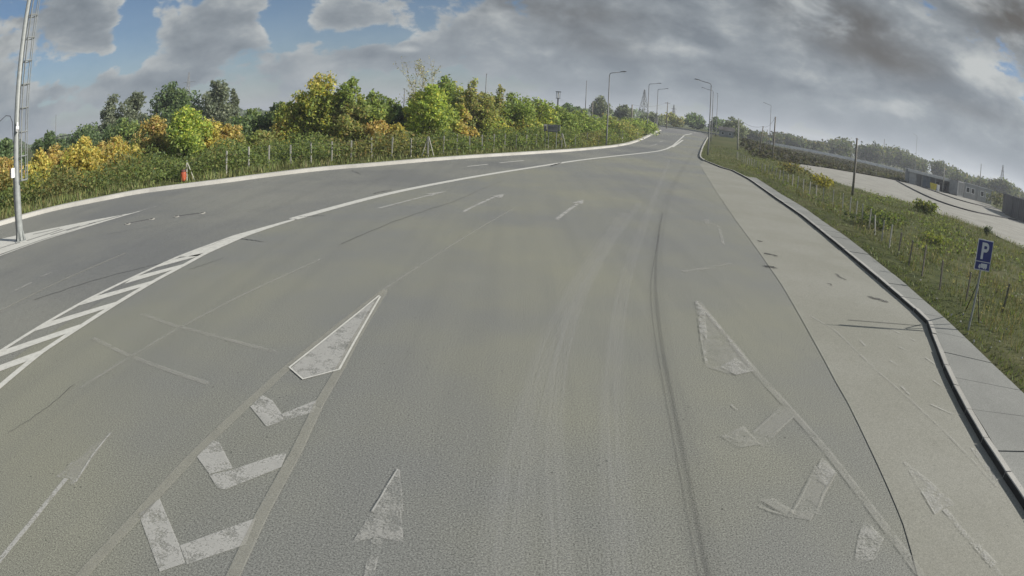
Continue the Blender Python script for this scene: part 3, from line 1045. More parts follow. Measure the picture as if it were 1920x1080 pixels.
# tyre tracks
TRACK_Z = 0.0052
for pts, w, m in [([(1242, 400), (1236, 430), (1230, 480), (1228, 540), (1240, 650), (1262, 760), (1290, 900), (1325, 1075), (1335, 1110)], 0.09, 'streak'),
                  ([(1236, 440), (1224, 500), (1218, 545), (1228, 640), (1250, 760), (1276, 900), (1308, 1075), (1316, 1110)], 0.035, 'streak'),
                  ([(1300, 285), (1262, 345), (1242, 400), (1232, 460), (1228, 540), (1240, 650), (1262, 760), (1290, 900), (1325, 1075), (1335, 1110)], 0.5, 'rubber'),
                  ([(1255, 300), (1215, 400), (1170, 520), (1150, 650), (1145, 800), (1160, 1000), (1165, 1100)], 0.45, 'polish'),
                  ([(1170, 400), (1090, 520), (1030, 640), (985, 800), (955, 960), (935, 1100)], 0.6, 'polish'),
                  ([(1200, 380), (1115, 500), (1055, 640), (1035, 800), (1040, 960), (1050, 1100)], 0.35, 'polish')]:
    TRACK_Z += 0.0006
    ribbon('tyre_track', smooth_line(GL(pts), 2), w, TRACK_Z, M[m], road)
for lab, pts in (('long low dark ridge curving across the yard, nearer one', [(1683, 340), (1710, 355), (1755, 377), (1810, 395), (1860, 405), (1905, 413)]), ('low dark ridge curving across the yard in front of the shed', [(1722, 349), (1760, 362), (1800, 377), (1850, 389), (1878, 394)])):
    tag(solid_strip('low_barrier', smooth_line(GL(pts), 2), .35, -.02, .17, M['tar'], None, 1), lab, 'barrier')


# ================================================================== vegetation
GREEN = [((0.072, 0.100, 0.032), 3), ((0.105, 0.132, 0.042), 3), ((0.145, 0.162, 0.052), 2)]
DARK = [((0.036, 0.055, 0.026), 3), ((0.050, 0.070, 0.032), 3), ((0.070, 0.088, 0.042), 1)]
GREY = [((0.052, 0.062, 0.046), 3), ((0.072, 0.082, 0.060), 3), ((0.10, 0.108, 0.076), 1)]
YELGREEN = [((0.15, 0.175, 0.045), 3), ((0.21, 0.215, 0.055), 3), ((0.095, 0.125, 0.038), 3), ((0.29, 0.25, 0.06), 1)]
YELLOW = [((0.29, 0.25, 0.075), 3), ((0.25, 0.225, 0.07), 3), ((0.15, 0.16, 0.05), 2), ((0.28, 0.21, 0.07), 1)]
ORANGE = [((0.27, 0.205, 0.08), 3), ((0.28, 0.235, 0.08), 3), ((0.18, 0.165, 0.07), 3), ((0.20, 0.125, 0.06), 1)]
OLIVE = [((0.11, 0.12, 0.045), 3), ((0.16, 0.15, 0.06), 2), ((0.08, 0.095, 0.036), 3), ((0.21, 0.165, 0.065), 1)]
STRAW = [((0.24, 0.215, 0.13), 3), ((0.17, 0.16, 0.085), 2), ((0.11, 0.118, 0.05), 2)]
LIME = [((0.19, 0.23, 0.05), 3), ((0.14, 0.185, 0.045), 3), ((0.26, 0.26, 0.06), 2), ((0.085, 0.115, 0.034), 1)]


def pick(pal, n, r, lo=1.3, hi=3.5):
    c = np.array([p[0] for p in pal]); w = np.array([p[1] for p in pal], float)
    k = r.choice(len(pal), n, p=w / w.sum())
    c = c * np.clip(0.105 / c.mean(1, keepdims=True), 0.95, 1.45)
    return c[k] * r.uniform(lo, hi, (n, 1))


def leaf_quads(C, size, r, up=0.25, asp=0.62):
    """one pointed leaf spray (quad) at each centre"""
    n = len(C)
    a = r.normal(size=(n, 3)); a[:, 2] *= 0.8
    a /= np.linalg.norm(a, axis=1, keepdims=True)
    b = r.normal(size=(n, 3)); b -= a * (a * b).sum(1, keepdims=True)
    b /= np.linalg.norm(b, axis=1, keepdims=True)
    s = (size * r.uniform(0.6, 1.35, (n, 1)))
    A, B = a * s, b * s * asp
    return np.stack([C - A, C + B - A * 0.15, C + A, C - B + A * 0.15], 1)


def lobed_points(lobes, n, r, shell=0.5):
    """points spread through overlapping lumps with ragged skins and gaps between sprays"""
    w = np.array([(l[3] * l[4] * l[5]) ** (2 / 3) for l in lobes]); w /= w.sum()
    k = r.choice(len(lobes), n, p=w)
    L = np.array(lobes)[k]
    d = r.normal(size=(n, 3)); d /= np.linalg.norm(d, axis=1, keepdims=True)
    rad = r.uniform(0, 1, n) ** 0.42 * r.normal(1.0, 0.13, n)
    P = L[:, :3] + d * rad[:, None] * L[:, 3:6]
    f = 2 * np.pi / (0.55 * float(np.median(L[:, 3])) + 0.25)
    gap = np.sin(P[:, 0] * f + 1.3 * k) * np.sin(P[:, 1] * f + k) + np.sin(P[:, 2] * f * 1.1 + P[:, 0] * f * .6)
    keep = gap + r.normal(0, .45, n) > -0.75
    return P[keep], k[keep]


def crown_lobes(h, w, bottom, r, nl, tall=1.0):
    lobes = []
    nl = nl * 2
    for i in range(nl):
        t = (i + 0.5) / nl
        prof = math.sin(math.pi * min(1, 0.20 + 0.66 * t)) ** 0.7
        ang = i * 2.4 + r.uniform(-0.5, 0.5)
        rr = w * prof * r.uniform(0.2, 0.85)
        s = w * r.uniform(0.18, 0.38) * (0.65 + 0.4 * prof)
        sz = s * min(tall, 1.5) * r.uniform(0.8, 1.25)
        dome = h * (1 - 0.42 * (rr / w) ** 2) * r.uniform(0.80, 1.0)
        z = bottom + (dome - bottom) * (0.10 + 0.90 * t)
        lobes.append((math.cos(ang) * rr, math.sin(ang) * rr, max(sz * .6, min(z, dome - sz * 0.75)), s, s, sz))
    for f, k in ((.42, .46), (.58, .44), (.72, .36), (.85, .26)):
        lobes.append((r.uniform(-.2, .2) * w, r.uniform(-.2, .2) * w, max(h * f, bottom + .1), w * k, w * k, h * .15))
    lobes.append((r.uniform(-.15, .15) * w, 0, h * .93, w * 0.17, w * 0.17, h * .08))
    return lobes


def limbs(lobes, h, r, rad, mat, parent, lean=(0, 0)):
    mb = MB()
    zt = h * 0.62
    top = Vector((lean[0], lean[1], zt))
    mid = Vector((lean[0] * .3 + r.uniform(-.05, .05) * h, lean[1] * .3, zt * .5))
    mb.tube([(0, 0, -0.15), (0, 0, 0.1), mid, top], [rad * 1.35, rad, rad * .75, rad * .4], 7)
    for l in lobes:
        t = r.uniform(0.25, 0.9)
        s = Vector((0, 0, 0)).lerp(mid, t * 2) if t < 0.5 else mid.lerp(top, (t - .5) * 2)
        e = Vector(l[:3])
        m = s.lerp(e, .5) + Vector((0, 0, -0.05 * h * r.uniform(0, 1)))
        mb.tube([s, m, e, e + Vector((r.uniform(-.3, .3), r.uniform(-.3, .3), .5)) * l[5]], [rad * .42, rad * .28, rad * .13, rad * .04], 5)
        for k in range(3):
            e2 = e + Vector((r.uniform(-1, 1) * l[3], r.uniform(-1, 1) * l[4], r.uniform(-.2, 1) * l[5])) * .9
            mb.tube([m.lerp(e, .6), e2], [rad * .13, rad * .03], 4)
    return mb.build('trunk', mat, parent, True)


def tree(name, label, cat, px, dist, top_y, half_px, pal, bottom=0.12, n=3200, leaf=0.13, nl=9, seed=1, bark='bark', second=None, group=None, tall=1.0, lean=0.0, shell=.5):
    """a tree or large shrub on a bearing: trunk with limbs and a crown of leaf sprays"""
    r = np.random.default_rng(seed * 7 + 11)
    P = AT(px, dist)
    h = top_at(px, top_y, dist) - P.z
    w = half_px * 0.00092 * dist * 1.5; n = int(n * 2.0)
    root = tag(empty(name, (P.x, P.y, P.z + 0.08), 0), label, cat, group)
    lobes = crown_lobes(h, w, h * bottom, r, nl, max(tall, h / (4.2 * w)))
    limbs(lobes, h, r, max(0.035, h * 0.016), M[bark], root, (lean * h, 0))
    C, k = lobed_points(lobes, n, r, shell)
    C = C[C[:, 2] > 0.1]
    cols = pick(pal, len(C), r)
    if second:
        c2 = pick(second[0], len(C), r)
        side = C @ np.array(second[1]) / w + r.normal(0, 0.25, len(C))
        cols = np.where((side > second[2])[:, None], c2, cols)
    mesh_np('crown', leaf_quads(C, leaf, r).reshape(-1, 3), 4, M['leaf'], root, cols)
    return root


# --- left treeline, far row first
T = tree
T('broadleaf_tree', 'grey-green tree at the far left end of the tall background row', 'tree', 213, 84, 178, 28, GREY, 0.15, 3000, 0.22, 8, 1)
T('broadleaf_tree', 'grey-green feathery tree second from left in the tall background row', 'tree', 252, 86, 173, 26, GREY, 0.15, 3000, 0.22, 8, 2)
T('broadleaf_tree', 'broad dark tree in the middle of the tall background row', 'tree', 328, 88, 153, 45, DARK, 0.15, 4600, 0.24, 11, 3, second=(GREY, (0, 0, 1), 2.2))
T('broadleaf_tree', 'upright grey-green tree with pale trunk right of the broad dark tree', 'tree', 402, 86, 151, 30, GREY, 0.18, 3400, 0.22, 9, 4, bark='palebark', second=(GREEN, (0, 0, 1), 3.4))
T('broadleaf_tree', 'small thin grey tree at the right end of the tall background row', 'tree', 437, 90, 167, 14, GREY, 0.25, 1300, 0.2, 6, 5)
T('shrub', 'dark bushy shrub low at the left below the grey-green trees', 'shrub', 168, 80, 232, 45, DARK, 0.02, 3000, 0.2, 8, 6)
T('shrub', 'dark green shrub under the leftmost background tree', 'shrub', 228, 72, 222, 40, DARK, 0.02, 3000, 0.2, 8, 7, second=(GREEN, (1, 0, 0), .2))
T('shrub', 'dark green shrub behind the orange bush, under the broad dark tree', 'shrub', 290, 70, 218, 40, DARK, 0.02, 2600, 0.2, 8, 8)
T('shrub', 'long dark green thicket shrub between the orange bush and the tall yellow tree', 'shrub', 470, 62, 205, 42, DARK, 0.02, 4200, 0.17, 10, 9, second=(GREEN, (0, 0, 1), 1.1))
T('shrub', 'dark green shrub just left of the tall yellow-topped tree', 'shrub', 522, 60, 193, 30, DARK, 0.02, 3400, 0.17, 9, 10, second=(OLIVE, (1, 0, 0), .2))
T('shrub', 'dark scrub at the left edge behind the steel mast', 'shrub', 10, 50, 262, 45, DARK, 0.02, 3000, 0.16, 8, 11)
T('shrub', 'dark green bush peeping over the yellow shrubs beside the mast', 'shrub', 90, 62, 247, 30, DARK, 0.02, 2600, 0.16, 8, 12)
# --- left, near row
T('shrub', 'dull orange bush at the left edge behind the mast base', 'shrub', 8, 37, 298, 38, OLIVE, 0.02, 2800, 0.11, 9, 13, second=(ORANGE, (0, 0, 1), .9))
T('shrub', 'yellow-green bush right beside the steel mast', 'shrub', 72, 40, 282, 32, YELGREEN, 0.02, 3000, 0.11, 9, 14, second=(YELLOW, (0, 0, 1), .8))
T('shrub', 'brownish orange bush between the mast and the bright yellow bush', 'shrub', 108, 42, 272, 26, OLIVE, 0.02, 2600, 0.11, 9, 15, second=(ORANGE, (0, 0, 1), .8))
T('shrub', 'large bright yellow bush left of centre in the left scrub', 'shrub', 155, 41, 258, 40, YELLOW, 0.02, 4200, 0.115, 11, 16, second=(LIME, (-1, 0, -.3), .25))
T('shrub', 'yellow and orange bush adjoining the bright yellow bush', 'shrub', 215, 43, 257, 42, YELLOW, 0.02, 4200, 0.115, 11, 17, second=(ORANGE, (-.7, 0, .3), .1))
T('shrub', 'dull orange-brown bush left of the lime green tree', 'shrub', 290, 47, 218, 32, ORANGE, 0.05, 3400, 0.12, 9, 18, second=(OLIVE, (0, 0, -1), -1.2))
T('young_tree', 'round lime green young tree behind the orange drum', 'tree', 345, 44, 200, 38, LIME, 0.10, 4800, 0.12, 12, 19, second=(GREEN, (-.4, 0, -.9), -.9))
T('shrub', 'golden bush touching the right side of the lime green tree', 'shrub', 392, 46, 226, 30, YELLOW, 0.03, 3400, 0.115, 9, 20, second=(LIME, (-1, 0, 0), .2))
T('shrub', 'orange bush right of the golden bush', 'shrub', 432, 47, 234, 28, ORANGE, 0.03, 3200, 0.115, 9, 21, second=(OLIVE, (1, 0, -.3), .1))
T('shrub', 'olive green low bush below the dark thicket', 'shrub', 490, 48, 246, 36, OLIVE, 0.02, 3000, 0.115, 9, 22, second=(GREEN, (-1, 0, 0), .1))
T('young_tree', 'tall tree with yellow and orange leaves on its left flank', 'tree', 562, 50, 178, 34, YELGREEN, 0.06, 4600, 0.125, 11, 23, second=(ORANGE, (-.8, 0, -.1), .25))
T('young_tree', 'tallest yellow-topped tree of the left roadside row', 'tree', 602, 49, 138, 42, YELGREEN, 0.08, 6000, 0.125, 13, 24, second=(YELLOW, (-.2, 0, .9), 1.7))
T('young_tree', 'dark green narrow tree touching the tallest yellow-topped tree', 'tree', 652, 48, 148, 30, GREEN, 0.05, 4400, 0.125, 11, 25, second=(OLIVE, (0, 0, -1), -1.9))
T('young_tree', 'light green airy tree right of the narrow dark green tree', 'tree', 700, 50, 172, 34, YELGREEN, 0.08, 4400, 0.125, 11, 26, second=(GREEN, (.3, 0, .9), 1.1))
T('young_tree', 'pale green tree filling in just left of the tall orange-flanked tree', 'tree', 538, 56, 192, 26, YELGREEN, 0.05, 2600, 0.13, 9, 101)
T('young_tree', 'olive tree behind the gap right of the narrow dark green tree', 'tree', 676, 56, 178, 24, OLIVE, 0.05, 2600, 0.13, 9, 102, second=(YELGREEN, (0, 0, 1), 1.2))
T('young_tree', 'grey-green tree behind the small bright yellow bush', 'tree', 735, 58, 186, 24, GREEN, 0.05, 2600, 0.13, 9, 103)
T('young_tree', 'light green tree at the foot of the bare birch', 'tree', 782, 54, 172, 24, YELGREEN, 0.05, 2600, 0.13, 9, 104)
T('young_tree', 'yellow-green tree behind the orange-tinged bush', 'tree', 856, 58, 156, 32, YELGREEN, 0.05, 2800, 0.13, 9, 105)
T('young_tree', 'mid green tree behind the slender sparse tree', 'tree', 926, 60, 180, 26, YELGREEN, 0.05, 2600, 0.13, 9, 106, second=(GREEN, (1, 0, 0), 0))
T('shrub', 'orange-red low bush beneath the light green airy tree', 'shrub', 712, 46, 226, 26, ORANGE, 0.02, 2400, 0.11, 8, 27)
T('shrub', 'small bright yellow bush next to the orange-red low bush', 'shrub', 747, 46, 233, 20, YELLOW, 0.02, 2000, 0.11, 8, 28)
T('shrub', 'dark gap-filling shrub behind the bright yellow bush', 'shrub', 752, 55, 200, 24, DARK, 0.02, 2600, 0.13, 8, 29)
T('young_tree', 'full light green tree in front of the bare birch', 'tree', 812, 49, 160, 40, LIME, 0.06, 5000, 0.125, 12, 30, second=(GREEN, (.5, 0, -.4), -.1))
T('young_tree', 'dark-topped tree right of the bare birch', 'tree', 830, 56, 142, 34, GREEN, 0.10, 4600, 0.13, 11, 31, second=(DARK, (0, 0, 1), 2.6))
T('shrub', 'orange-tinged bush below the dark-topped tree', 'shrub', 862, 52, 196, 22, ORANGE, 0.03, 2800, 0.115, 9, 32, second=(YELGREEN, (-1, 0, .2), .1))
T('young_tree', 'thin-leaved tree with open top right of the dark-topped tree', 'tree', 884, 55, 148, 24, OLIVE, 0.12, 2000, 0.115, 8, 33, shell=.9)
T('young_tree', 'olive green tree above the middle of the left fence', 'tree', 905, 56, 174, 34, OLIVE, 0.05, 4000, 0.12, 10, 34, second=(YELGREEN, (0, 0, -1), -.9))
T('young_tree', 'slender sparse tree poking above the olive green tree', 'tree', 934, 58, 158, 15, OLIVE, 0.15, 1100, 0.115, 7, 35)
T('young_tree', 'green tree with a golden low flank left of the grey signboard', 'tree', 962, 60, 174, 36, GREEN, 0.04, 4200, 0.125, 11, 36, second=(YELLOW, (-.3, 0, -.9), -.6))
T('shrub', 'rounded green thicket behind the grey signboard', 'shrub', 1003, 65, 184, 34, GREEN, 0.03, 4200, 0.135, 11, 37, second=(YELGREEN, (0, 0, -1), -1.2))
T('shrub', 'fresh green shrub right of the grey signboard', 'shrub', 1048, 71, 200, 34, GREEN, 0.02, 4200, 0.135, 11, 38)
T('shrub', 'low green shrub left of the nearest left lamp post', 'shrub', 1092, 78, 208, 32, GREEN, 0.02, 3600, 0.14, 10, 39)
T('shrub', 'low green shrub right of the nearest left lamp post', 'shrub', 1142, 88, 218, 36, GREEN, 0.02, 3600, 0.15, 10, 40, second=(OLIVE, (1, 0, .3), .3))
T('shrub', 'green shrub by the far bend of the pale kerb', 'shrub', 1190, 106, 222, 30, GREEN, 0.02, 3200, 0.16, 10, 41)
T('shrub', 'last green shrub before the pair of white gate posts', 'shrub', 1214, 118, 227, 16, GREEN, 0.02, 2200, 0.17, 8, 42)
# --- far trees about the junction
for i, (px, d, ty, hw, pal, lab) in enumerate([
        (1125, 190, 179, 16, GREY, 'tall grey-brown tree on the skyline beside the nearest left lamp post'),
        (1062, 150, 193, 18, DARK, 'dark tree under the small floodlight tower'),
        (1085, 200, 200, 12, DARK, 'small dark skyline tree beside the thin lone pole'),
        (1170, 200, 196, 16, GREY, 'low grey skyline tree left of the lattice pylon'),
        (1225, 210, 210, 20, GREY, 'greyish skyline tree between the left lamp posts'),
        (1258, 225, 211, 18, OLIVE, 'brownish skyline tree behind the far junction, left'),
        (1301, 230, 212, 16, DARK, 'dark rounded skyline tree at the head of the road'),
        (1345, 230, 219, 16, DARK, 'dark skyline tree behind the right lamp posts'),
        (1376, 170, 220, 20, GREY, 'grey-green tree behind the first pale utility pole')]):
    T('skyline_tree', lab, 'tree', px, d, ty, hw, pal, 0.08, 1500, 0.35 * d / 200, 9, 60 + i)


def bare_tree():
    P = AT(790, 51)
    h = top_at(790, 108, 51) - P.z
    root = tag(empty('birch_tree', P), 'nearly bare pale birch rising behind the light green tree', 'tree')
    r = random.Random(4)
    mb = MB()
    tips = []

    def grow(p, d, L, rad, lev):
        q = p + d * L
        m = p.lerp(q, .5) + Vector((r.uniform(-.06, .06), r.uniform(-.06, .06), 0)) * L
        mb.tube([p, m, q], [rad, rad * .8, rad * .6], 5 if lev < 2 else 3, False)
        tips.append(q)
        if lev >= 5: return
        for k in range(2 if lev else 3):
            v = (d + Vector((r.uniform(-.5, .5), r.uniform(-.5, .5), r.uniform(-.05, .45)))).normalized()
            grow(q, v, L * r.uniform(.62, .82), rad * .58, lev + 1)
            tips.append(p.lerp(q, r.random()))
        for k in range(2):
            v = (d * .5 + Vector((r.uniform(-1, 1), r.uniform(-1, 1), .35))).normalized()
            grow(p.lerp(q, r.uniform(.3, .9)), v, L * .45, rad * .32, lev + 2)
    grow(Vector((0, 0, -.1)), Vector((0.02, 0, 1)).normalized(), h * .33, .085, 0)
    mb.build('trunk', M['palebark'], root)
    rr = np.random.default_rng(3)
    C = np.array([tuple(t) for t in tips]); C = C[C[:, 2] > h * .3]
    C = np.repeat(C, 2, 0) + rr.normal(0, .1, (2 * len(C), 3))
    mesh_np('crown', leaf_quads(C, .07, rr).reshape(-1, 3), 4, M['leaf'], root, pick(STRAW, len(C), rr))


bare_tree()


def blades(name, XY, h0, h1, pal, seed, width=0.02, lean=0.35, zoff=0.06, kind='stuff', label=None, cat=None):
    r = np.random.default_rng(seed)
    n = len(XY)
    Z = HZ(XY[:, 0], XY[:, 1]) + zoff
    h = r.uniform(h0, h1, n)
    az = r.uniform(0, 2 * np.pi, n)
    ln = r.uniform(0.05, lean, n) * h
    base = np.stack([XY[:, 0], XY[:, 1], Z], 1)
    a2 = r.uniform(0, 2 * np.pi, n)
    sx = np.stack([np.cos(a2), np.sin(a2), np.zeros(n)], 1) * (width * r.uniform(.6, 1.4, n))[:, None]
    tip = base + np.stack([np.cos(az) * ln, np.sin(az) * ln, h], 1)
    V = np.stack([base - sx, base + sx, tip], 1).reshape(-1, 3)
    o = mesh_np(name, V, 3, M['grass'], None, pick(pal, n, r, 0.8, 1.8))
    return tag(o, label, cat, None, kind)


def scatter(n, xr, yr, seed):
    r = np.random.default_rng(seed)
    return np.stack([r.uniform(*xr, n), r.uniform(*yr, n)], 1)


def off_paving(XY, lo, hi=1e9):
    X, Y = XY[:, 0], XY[:, 1]
    d = np.minimum(seg_dist(X, Y, KERB_L), np.minimum(seg_dist(X, Y, KERB_R), seg_dist(X, Y, WALK_E)))
    ok = ~inside(X, Y, PAVED) & ~inside(X, Y, WALK_POLY) & ~inside(X, Y, YARD)
    return ok & (d > lo) & (d < hi), d


def side_right(XY):
    v = XY[:, 0] * UY - XY[:, 1] * UX
    return v > 0


FENCE_R = GL([(1880, 584), (1788, 563), (1755, 538.5), (1723, 515), (1695, 491), (1667, 466), (1628, 430), (1586, 399), (1541, 379), (1496, 357), (1460, 339), (1423, 321), (1398, 308), (1378, 297)], 0.1)


def clumpy(XY, s, thr, seed):
    rr = np.random.default_rng(seed)
    ph = rr.uniform(0, 6.28, 6)
    f = np.zeros(len(XY))
    for i in range(6):
        a = rr.uniform(0, 6.28)
        f += np.sin((XY[:, 0] * math.cos(a) + XY[:, 1] * math.sin(a)) * s * (1 + .7 * i) + ph[i]) / (1 + .5 * i)
    return f + rr.normal(0, .5, len(XY)) > thr


def right_verge():
    XY = scatter(560000, (8, 62), (-6, 92), 1)
    ok, d = off_paving(XY, 0.12)
    dist = np.hypot(XY[:, 0], XY[:, 1])
    fd = seg_dist(XY[:, 0], XY[:, 1], FENCE_R)
    kp = ok & side_right(XY) & (np.random.default_rng(9).uniform(0, 1, len(XY)) < np.clip(26 / dist, .2, 1))
    short = kp & (d < 1.3) & (d < fd + 1.2)
    XYs = XY[short]
    blades('short_grass', XYs[clumpy(XYs, 1.3, -0.9, 3)], .04, .13, GREEN + [((0.10, .105, .04), 3)], 2, .018, .9, .08, 'stuff', 'short green grass strip between the pavement and the right fence', 'grass')
    tall = kp & ~short
    XYt = XY[tall]
    XYt = XYt[clumpy(XYt, .8, -1.2, 4)]
    k = clumpy(XYt, .35, .1, 5)
    blades('tall_grass', XYt[k], .10, .40, OLIVE + GREEN[:1] + STRAW, 3, .015, .55, .06, 'stuff', 'tall straw-tinged grass along the right fence', 'grass')
    blades('weed_grass', XYt[~k], .06, .24, GREEN + DARK[1:] + OLIVE + STRAW[1:], 4, .022, .8, .06, 'stuff', 'low green weeds between the right fence and the yard', 'weeds')
    # broad weed leaves
    r = np.random.default_rng(6)
    q = XYt[clumpy(XYt, .5, .55, 8)]
    q = q[r.uniform(0, 1, len(q)) < .45]
    C = np.stack([q[:, 0], q[:, 1], HZ(q[:, 0], q[:, 1]) + .08 + r.uniform(0, .32, len(q))], 1)
    tag(mesh_np('weed_leaves', leaf_quads(C, .075, r).reshape(-1, 3), 4, M['leaf'], None, pick(GREEN, len(C), r, .7, 1.5)), 'broad-leaved green weeds behind the right fence', 'weeds', None, 'stuff')
    # dead seed heads
    q = XYt[(r.uniform(0, 1, len(XYt)) < .05)]
    q = q[seg_dist(q[:, 0], q[:, 1], FENCE_R) < 2.5]
    blades('dry_stalks', q, .35, .75, STRAW, 7, .014, .3, .06, 'stuff', 'dry pale stalks standing along the right fence', 'weeds')
    C = np.stack([q[:, 0], q[:, 1], HZ(q[:, 0], q[:, 1]) + r.uniform(.3, .65, len(q))], 1)
    tag(mesh_np('seed_heads', leaf_quads(C, .05, r).reshape(-1, 3), 4, M['leaf'], None, pick(STRAW, len(C), r, .6, 1.3)), 'pale seed heads of the dry stalks along the right fence', 'weeds', None, 'stuff')


right_verge()

FENCE_L = GL([(-60, 418), (40, 393), (75, 384), (150, 368), (220, 356), (290, 345), (350, 338), (424, 328), (466, 320), (504, 313), (545, 310.5), (583, 308), (622, 306.5), (658, 303), (697, 299.5), (734, 297.5), (770, 295), (802, 293), (831, 290.5), (857, 288.5), (881, 287), (904, 285), (926, 283), (946, 281.5), (967, 280.5), (986, 279), (1005, 278), (1022, 277.3), (1053, 276.5), (1078, 275.5), (1100, 274), (1122, 272), (1144, 269.5), (1166, 265.5), (1182, 260), (1195, 254.5), (1212, 249)], 0.1)


def left_verge():
    XY = scatter(300000, (-44, 20), (8, 110), 21)
    ok, d = off_paving(XY, 0.45, 16)
    kp = ok & ~side_right(XY)
    XY, d = XY[kp], d[kp]
    fd = seg_dist(XY[:, 0], XY[:, 1], FENCE_L)
    near = d < 1.6
    blades('short_grass', XY[near & clumpy(XY, 1.1, -.8, 31)], .08, .24, GREEN + OLIVE[:2], 22, .028, .8, .08, 'stuff', 'short rough grass behind the pale kerb on the left', 'grass')
    q = XY[~near & (fd < 6)]
    blades('tall_grass', q[clumpy(q, .9, -1, 32)], .15, .55, GREEN + OLIVE[:2] + STRAW[1:], 23, .035, .45, .06, 'stuff', 'tall mixed grass and weeds along the left fence', 'grass')
    r = np.random.default_rng(24)
    # leafy undergrowth through and behind the fence
    Q = np.array([(p.x, p.y) for p in resample(FENCE_L, .5)])
    n = 110000
    b = Q[r.integers(0, len(Q), n)]
    t = Q[np.minimum(r.integers(0, len(Q), n), len(Q) - 1)]
    away = b / np.linalg.norm(b, axis=1, keepdims=True)
    b = b + away * (r.uniform(-.4, 9, n))[:, None] + r.normal(0, .3, (n, 2))
    away_d = np.linalg.norm(b, axis=1)
    hh = 1.15 + .75 * np.sin(b[:, 0] * .9 + np.sin(b[:, 1] * .7)) * np.sin(b[:, 1] * .55 + 1)
    hh = np.clip(hh, .45, 2.1)
    zz = hh * r.uniform(.05, 1.1, n) ** .8
    ok2, dd = off_paving(b, 1.0)
    u = b[:, 0] * UX + b[:, 1] * UY
    C = np.stack([b[:, 0], b[:, 1], HZ(b[:, 0], b[:, 1]) + .05 + zz], 1)[ok2]
    k = clumpy(C[:, :2], .35, .6, 41)
    cols = np.where(k[:, None], pick(OLIVE, len(C), r, 1, 2.3), pick(GREEN + DARK[1:] + GREEN, len(C), r, 1, 2.4))
    tag(mesh_np('undergrowth', leaf_quads(C, .095, r).reshape(-1, 3), 4, M['leaf'], None, cols), 'leafy green undergrowth growing through the left fence', 'undergrowth', None, 'stuff')


left_verge()


def far_wood():
    """the continuous wood beyond the field and the yard, and low scrub on the field"""
    r = np.random.default_rng(77)
    lobes = []
    tops = [(1395, 240), (1440, 247), (1480, 251), (1520, 262), (1560, 262), (1580, 256), (1615, 268), (1640, 268), (1665, 274), (1690, 276), (1715, 294), (1740, 292), (1770, 303), (1800, 318), (1830, 326), (1850, 331), (1880, 334), (1905, 350), (1935, 362), (1990, 385)]
    xs = [t[0] for t in tops]; yt = [t[1] for t in tops]
    for i in range(170):
        px = r.uniform(1385, 1990)
        d = r.uniform(300, 372) * np.interp(px, [1390, 1500, 1720, 1990], [.86, 1.0, 1.0, .78])
        P = AT(px, d)
        h = max(2.5, (top_at(px, float(np.interp(px, xs, yt)) + r.uniform(-1, 9), d) - P.z))
        w = r.uniform(3, 6)
        lobes.append((P.x, P.y, P.z + h * .55, w, w, h * .46, px))
    C, k = lobed_points([l[:6] for l in lobes], 60000, r, .7)
    pals = [pick(p, len(C), r, .55, 1.35) for p in (GREY, GREEN, DARK, OLIVE)]
    sel = r.integers(0, 4, len(lobes))[k]
    cols = np.select([(sel == i)[:, None] for i in range(4)], pals)
    C = C[C[:, 2] > 0]
    tag(mesh_np('far_wood', leaf_quads(C, .62, r, asp=.8).reshape(-1, 3), 4, M['leaf'], None, cols[:len(C)]), 'long dark wood on the horizon beyond the field and yard', 'wood', None, 'stuff')
    # scrub
    n = 30000
    px = r.uniform(1395, 1715, n)
    d = r.uniform(85, 225, n)
    pts = np.zeros((n, 3))
    k = 0
    base = {int(p): AT(int(p), 1.0) for p in range(1390, 1720)}
    for i in range(n):
        b = base[int(px[i])]
        pts[i, 0], pts[i, 1] = b.x * d[i], b.y * d[i]
    pts[:, :2] += r.normal(0, .6, (n, 2))
    kk = ~inside(pts[:, 0], pts[:, 1], YARD) & ~inside(pts[:, 0], pts[:, 1], PAVED)
    v = pts[:, 0] * UY - pts[:, 1] * UX
    kk &= v > 10
    pts = pts[kk]
    pts[:, 2] = HZ(pts[:, 0], pts[:, 1]) + .08 + .5 * r.uniform(0, 1, len(pts)) ** 2.5
    kb = clumpy(pts[:, :2], .07, .4, 52)
    cols = np.where(kb[:, None], pick([((0.07, 0.07, 0.04), 1), ((0.06, 0.066, 0.035), 2)], len(pts), r, .5, 1.0), pick([((0.055, 0.05, 0.035), 2), ((0.075, 0.07, 0.045), 2), ((0.05, 0.058, 0.03), 2)], len(pts), r, .4, .85))
    tag(mesh_np('field_scrub', leaf_quads(pts, .28, r).reshape(-1, 3), 4, M['leaf'], None, cols), 'low brown scrub on the dark field beyond the yard', 'scrub', None, 'stuff')
    # distant tree lines all round the horizon behind the left trees and the junction
    n = 26000
    az = r.uniform(R(-75), R(20), n)
    d = r.uniform(380, 520, n)
    h = (4.5 + 3.0 * np.sin(az * 23) * np.sin(az * 51 + 1) + 1.4 * np.sin(az * 140)) * r.uniform(.0, 1, n) ** .6
    P = np.stack([np.sin(az) * d, np.cos(az) * d, np.zeros(n)], 1)
    P[:, 2] = HZ(P[:, 0], P[:, 1]) + np.maximum(h, .2)
    tag(mesh_np('far_tree_line', leaf_quads(P, 1.0, r, asp=.8).reshape(-1, 3), 4, M['leaf'], None, pick(GREY + DARK, n, r)), 'thin dark tree line on the far horizon behind the roadside trees', 'wood', None, 'stuff')


far_wood()


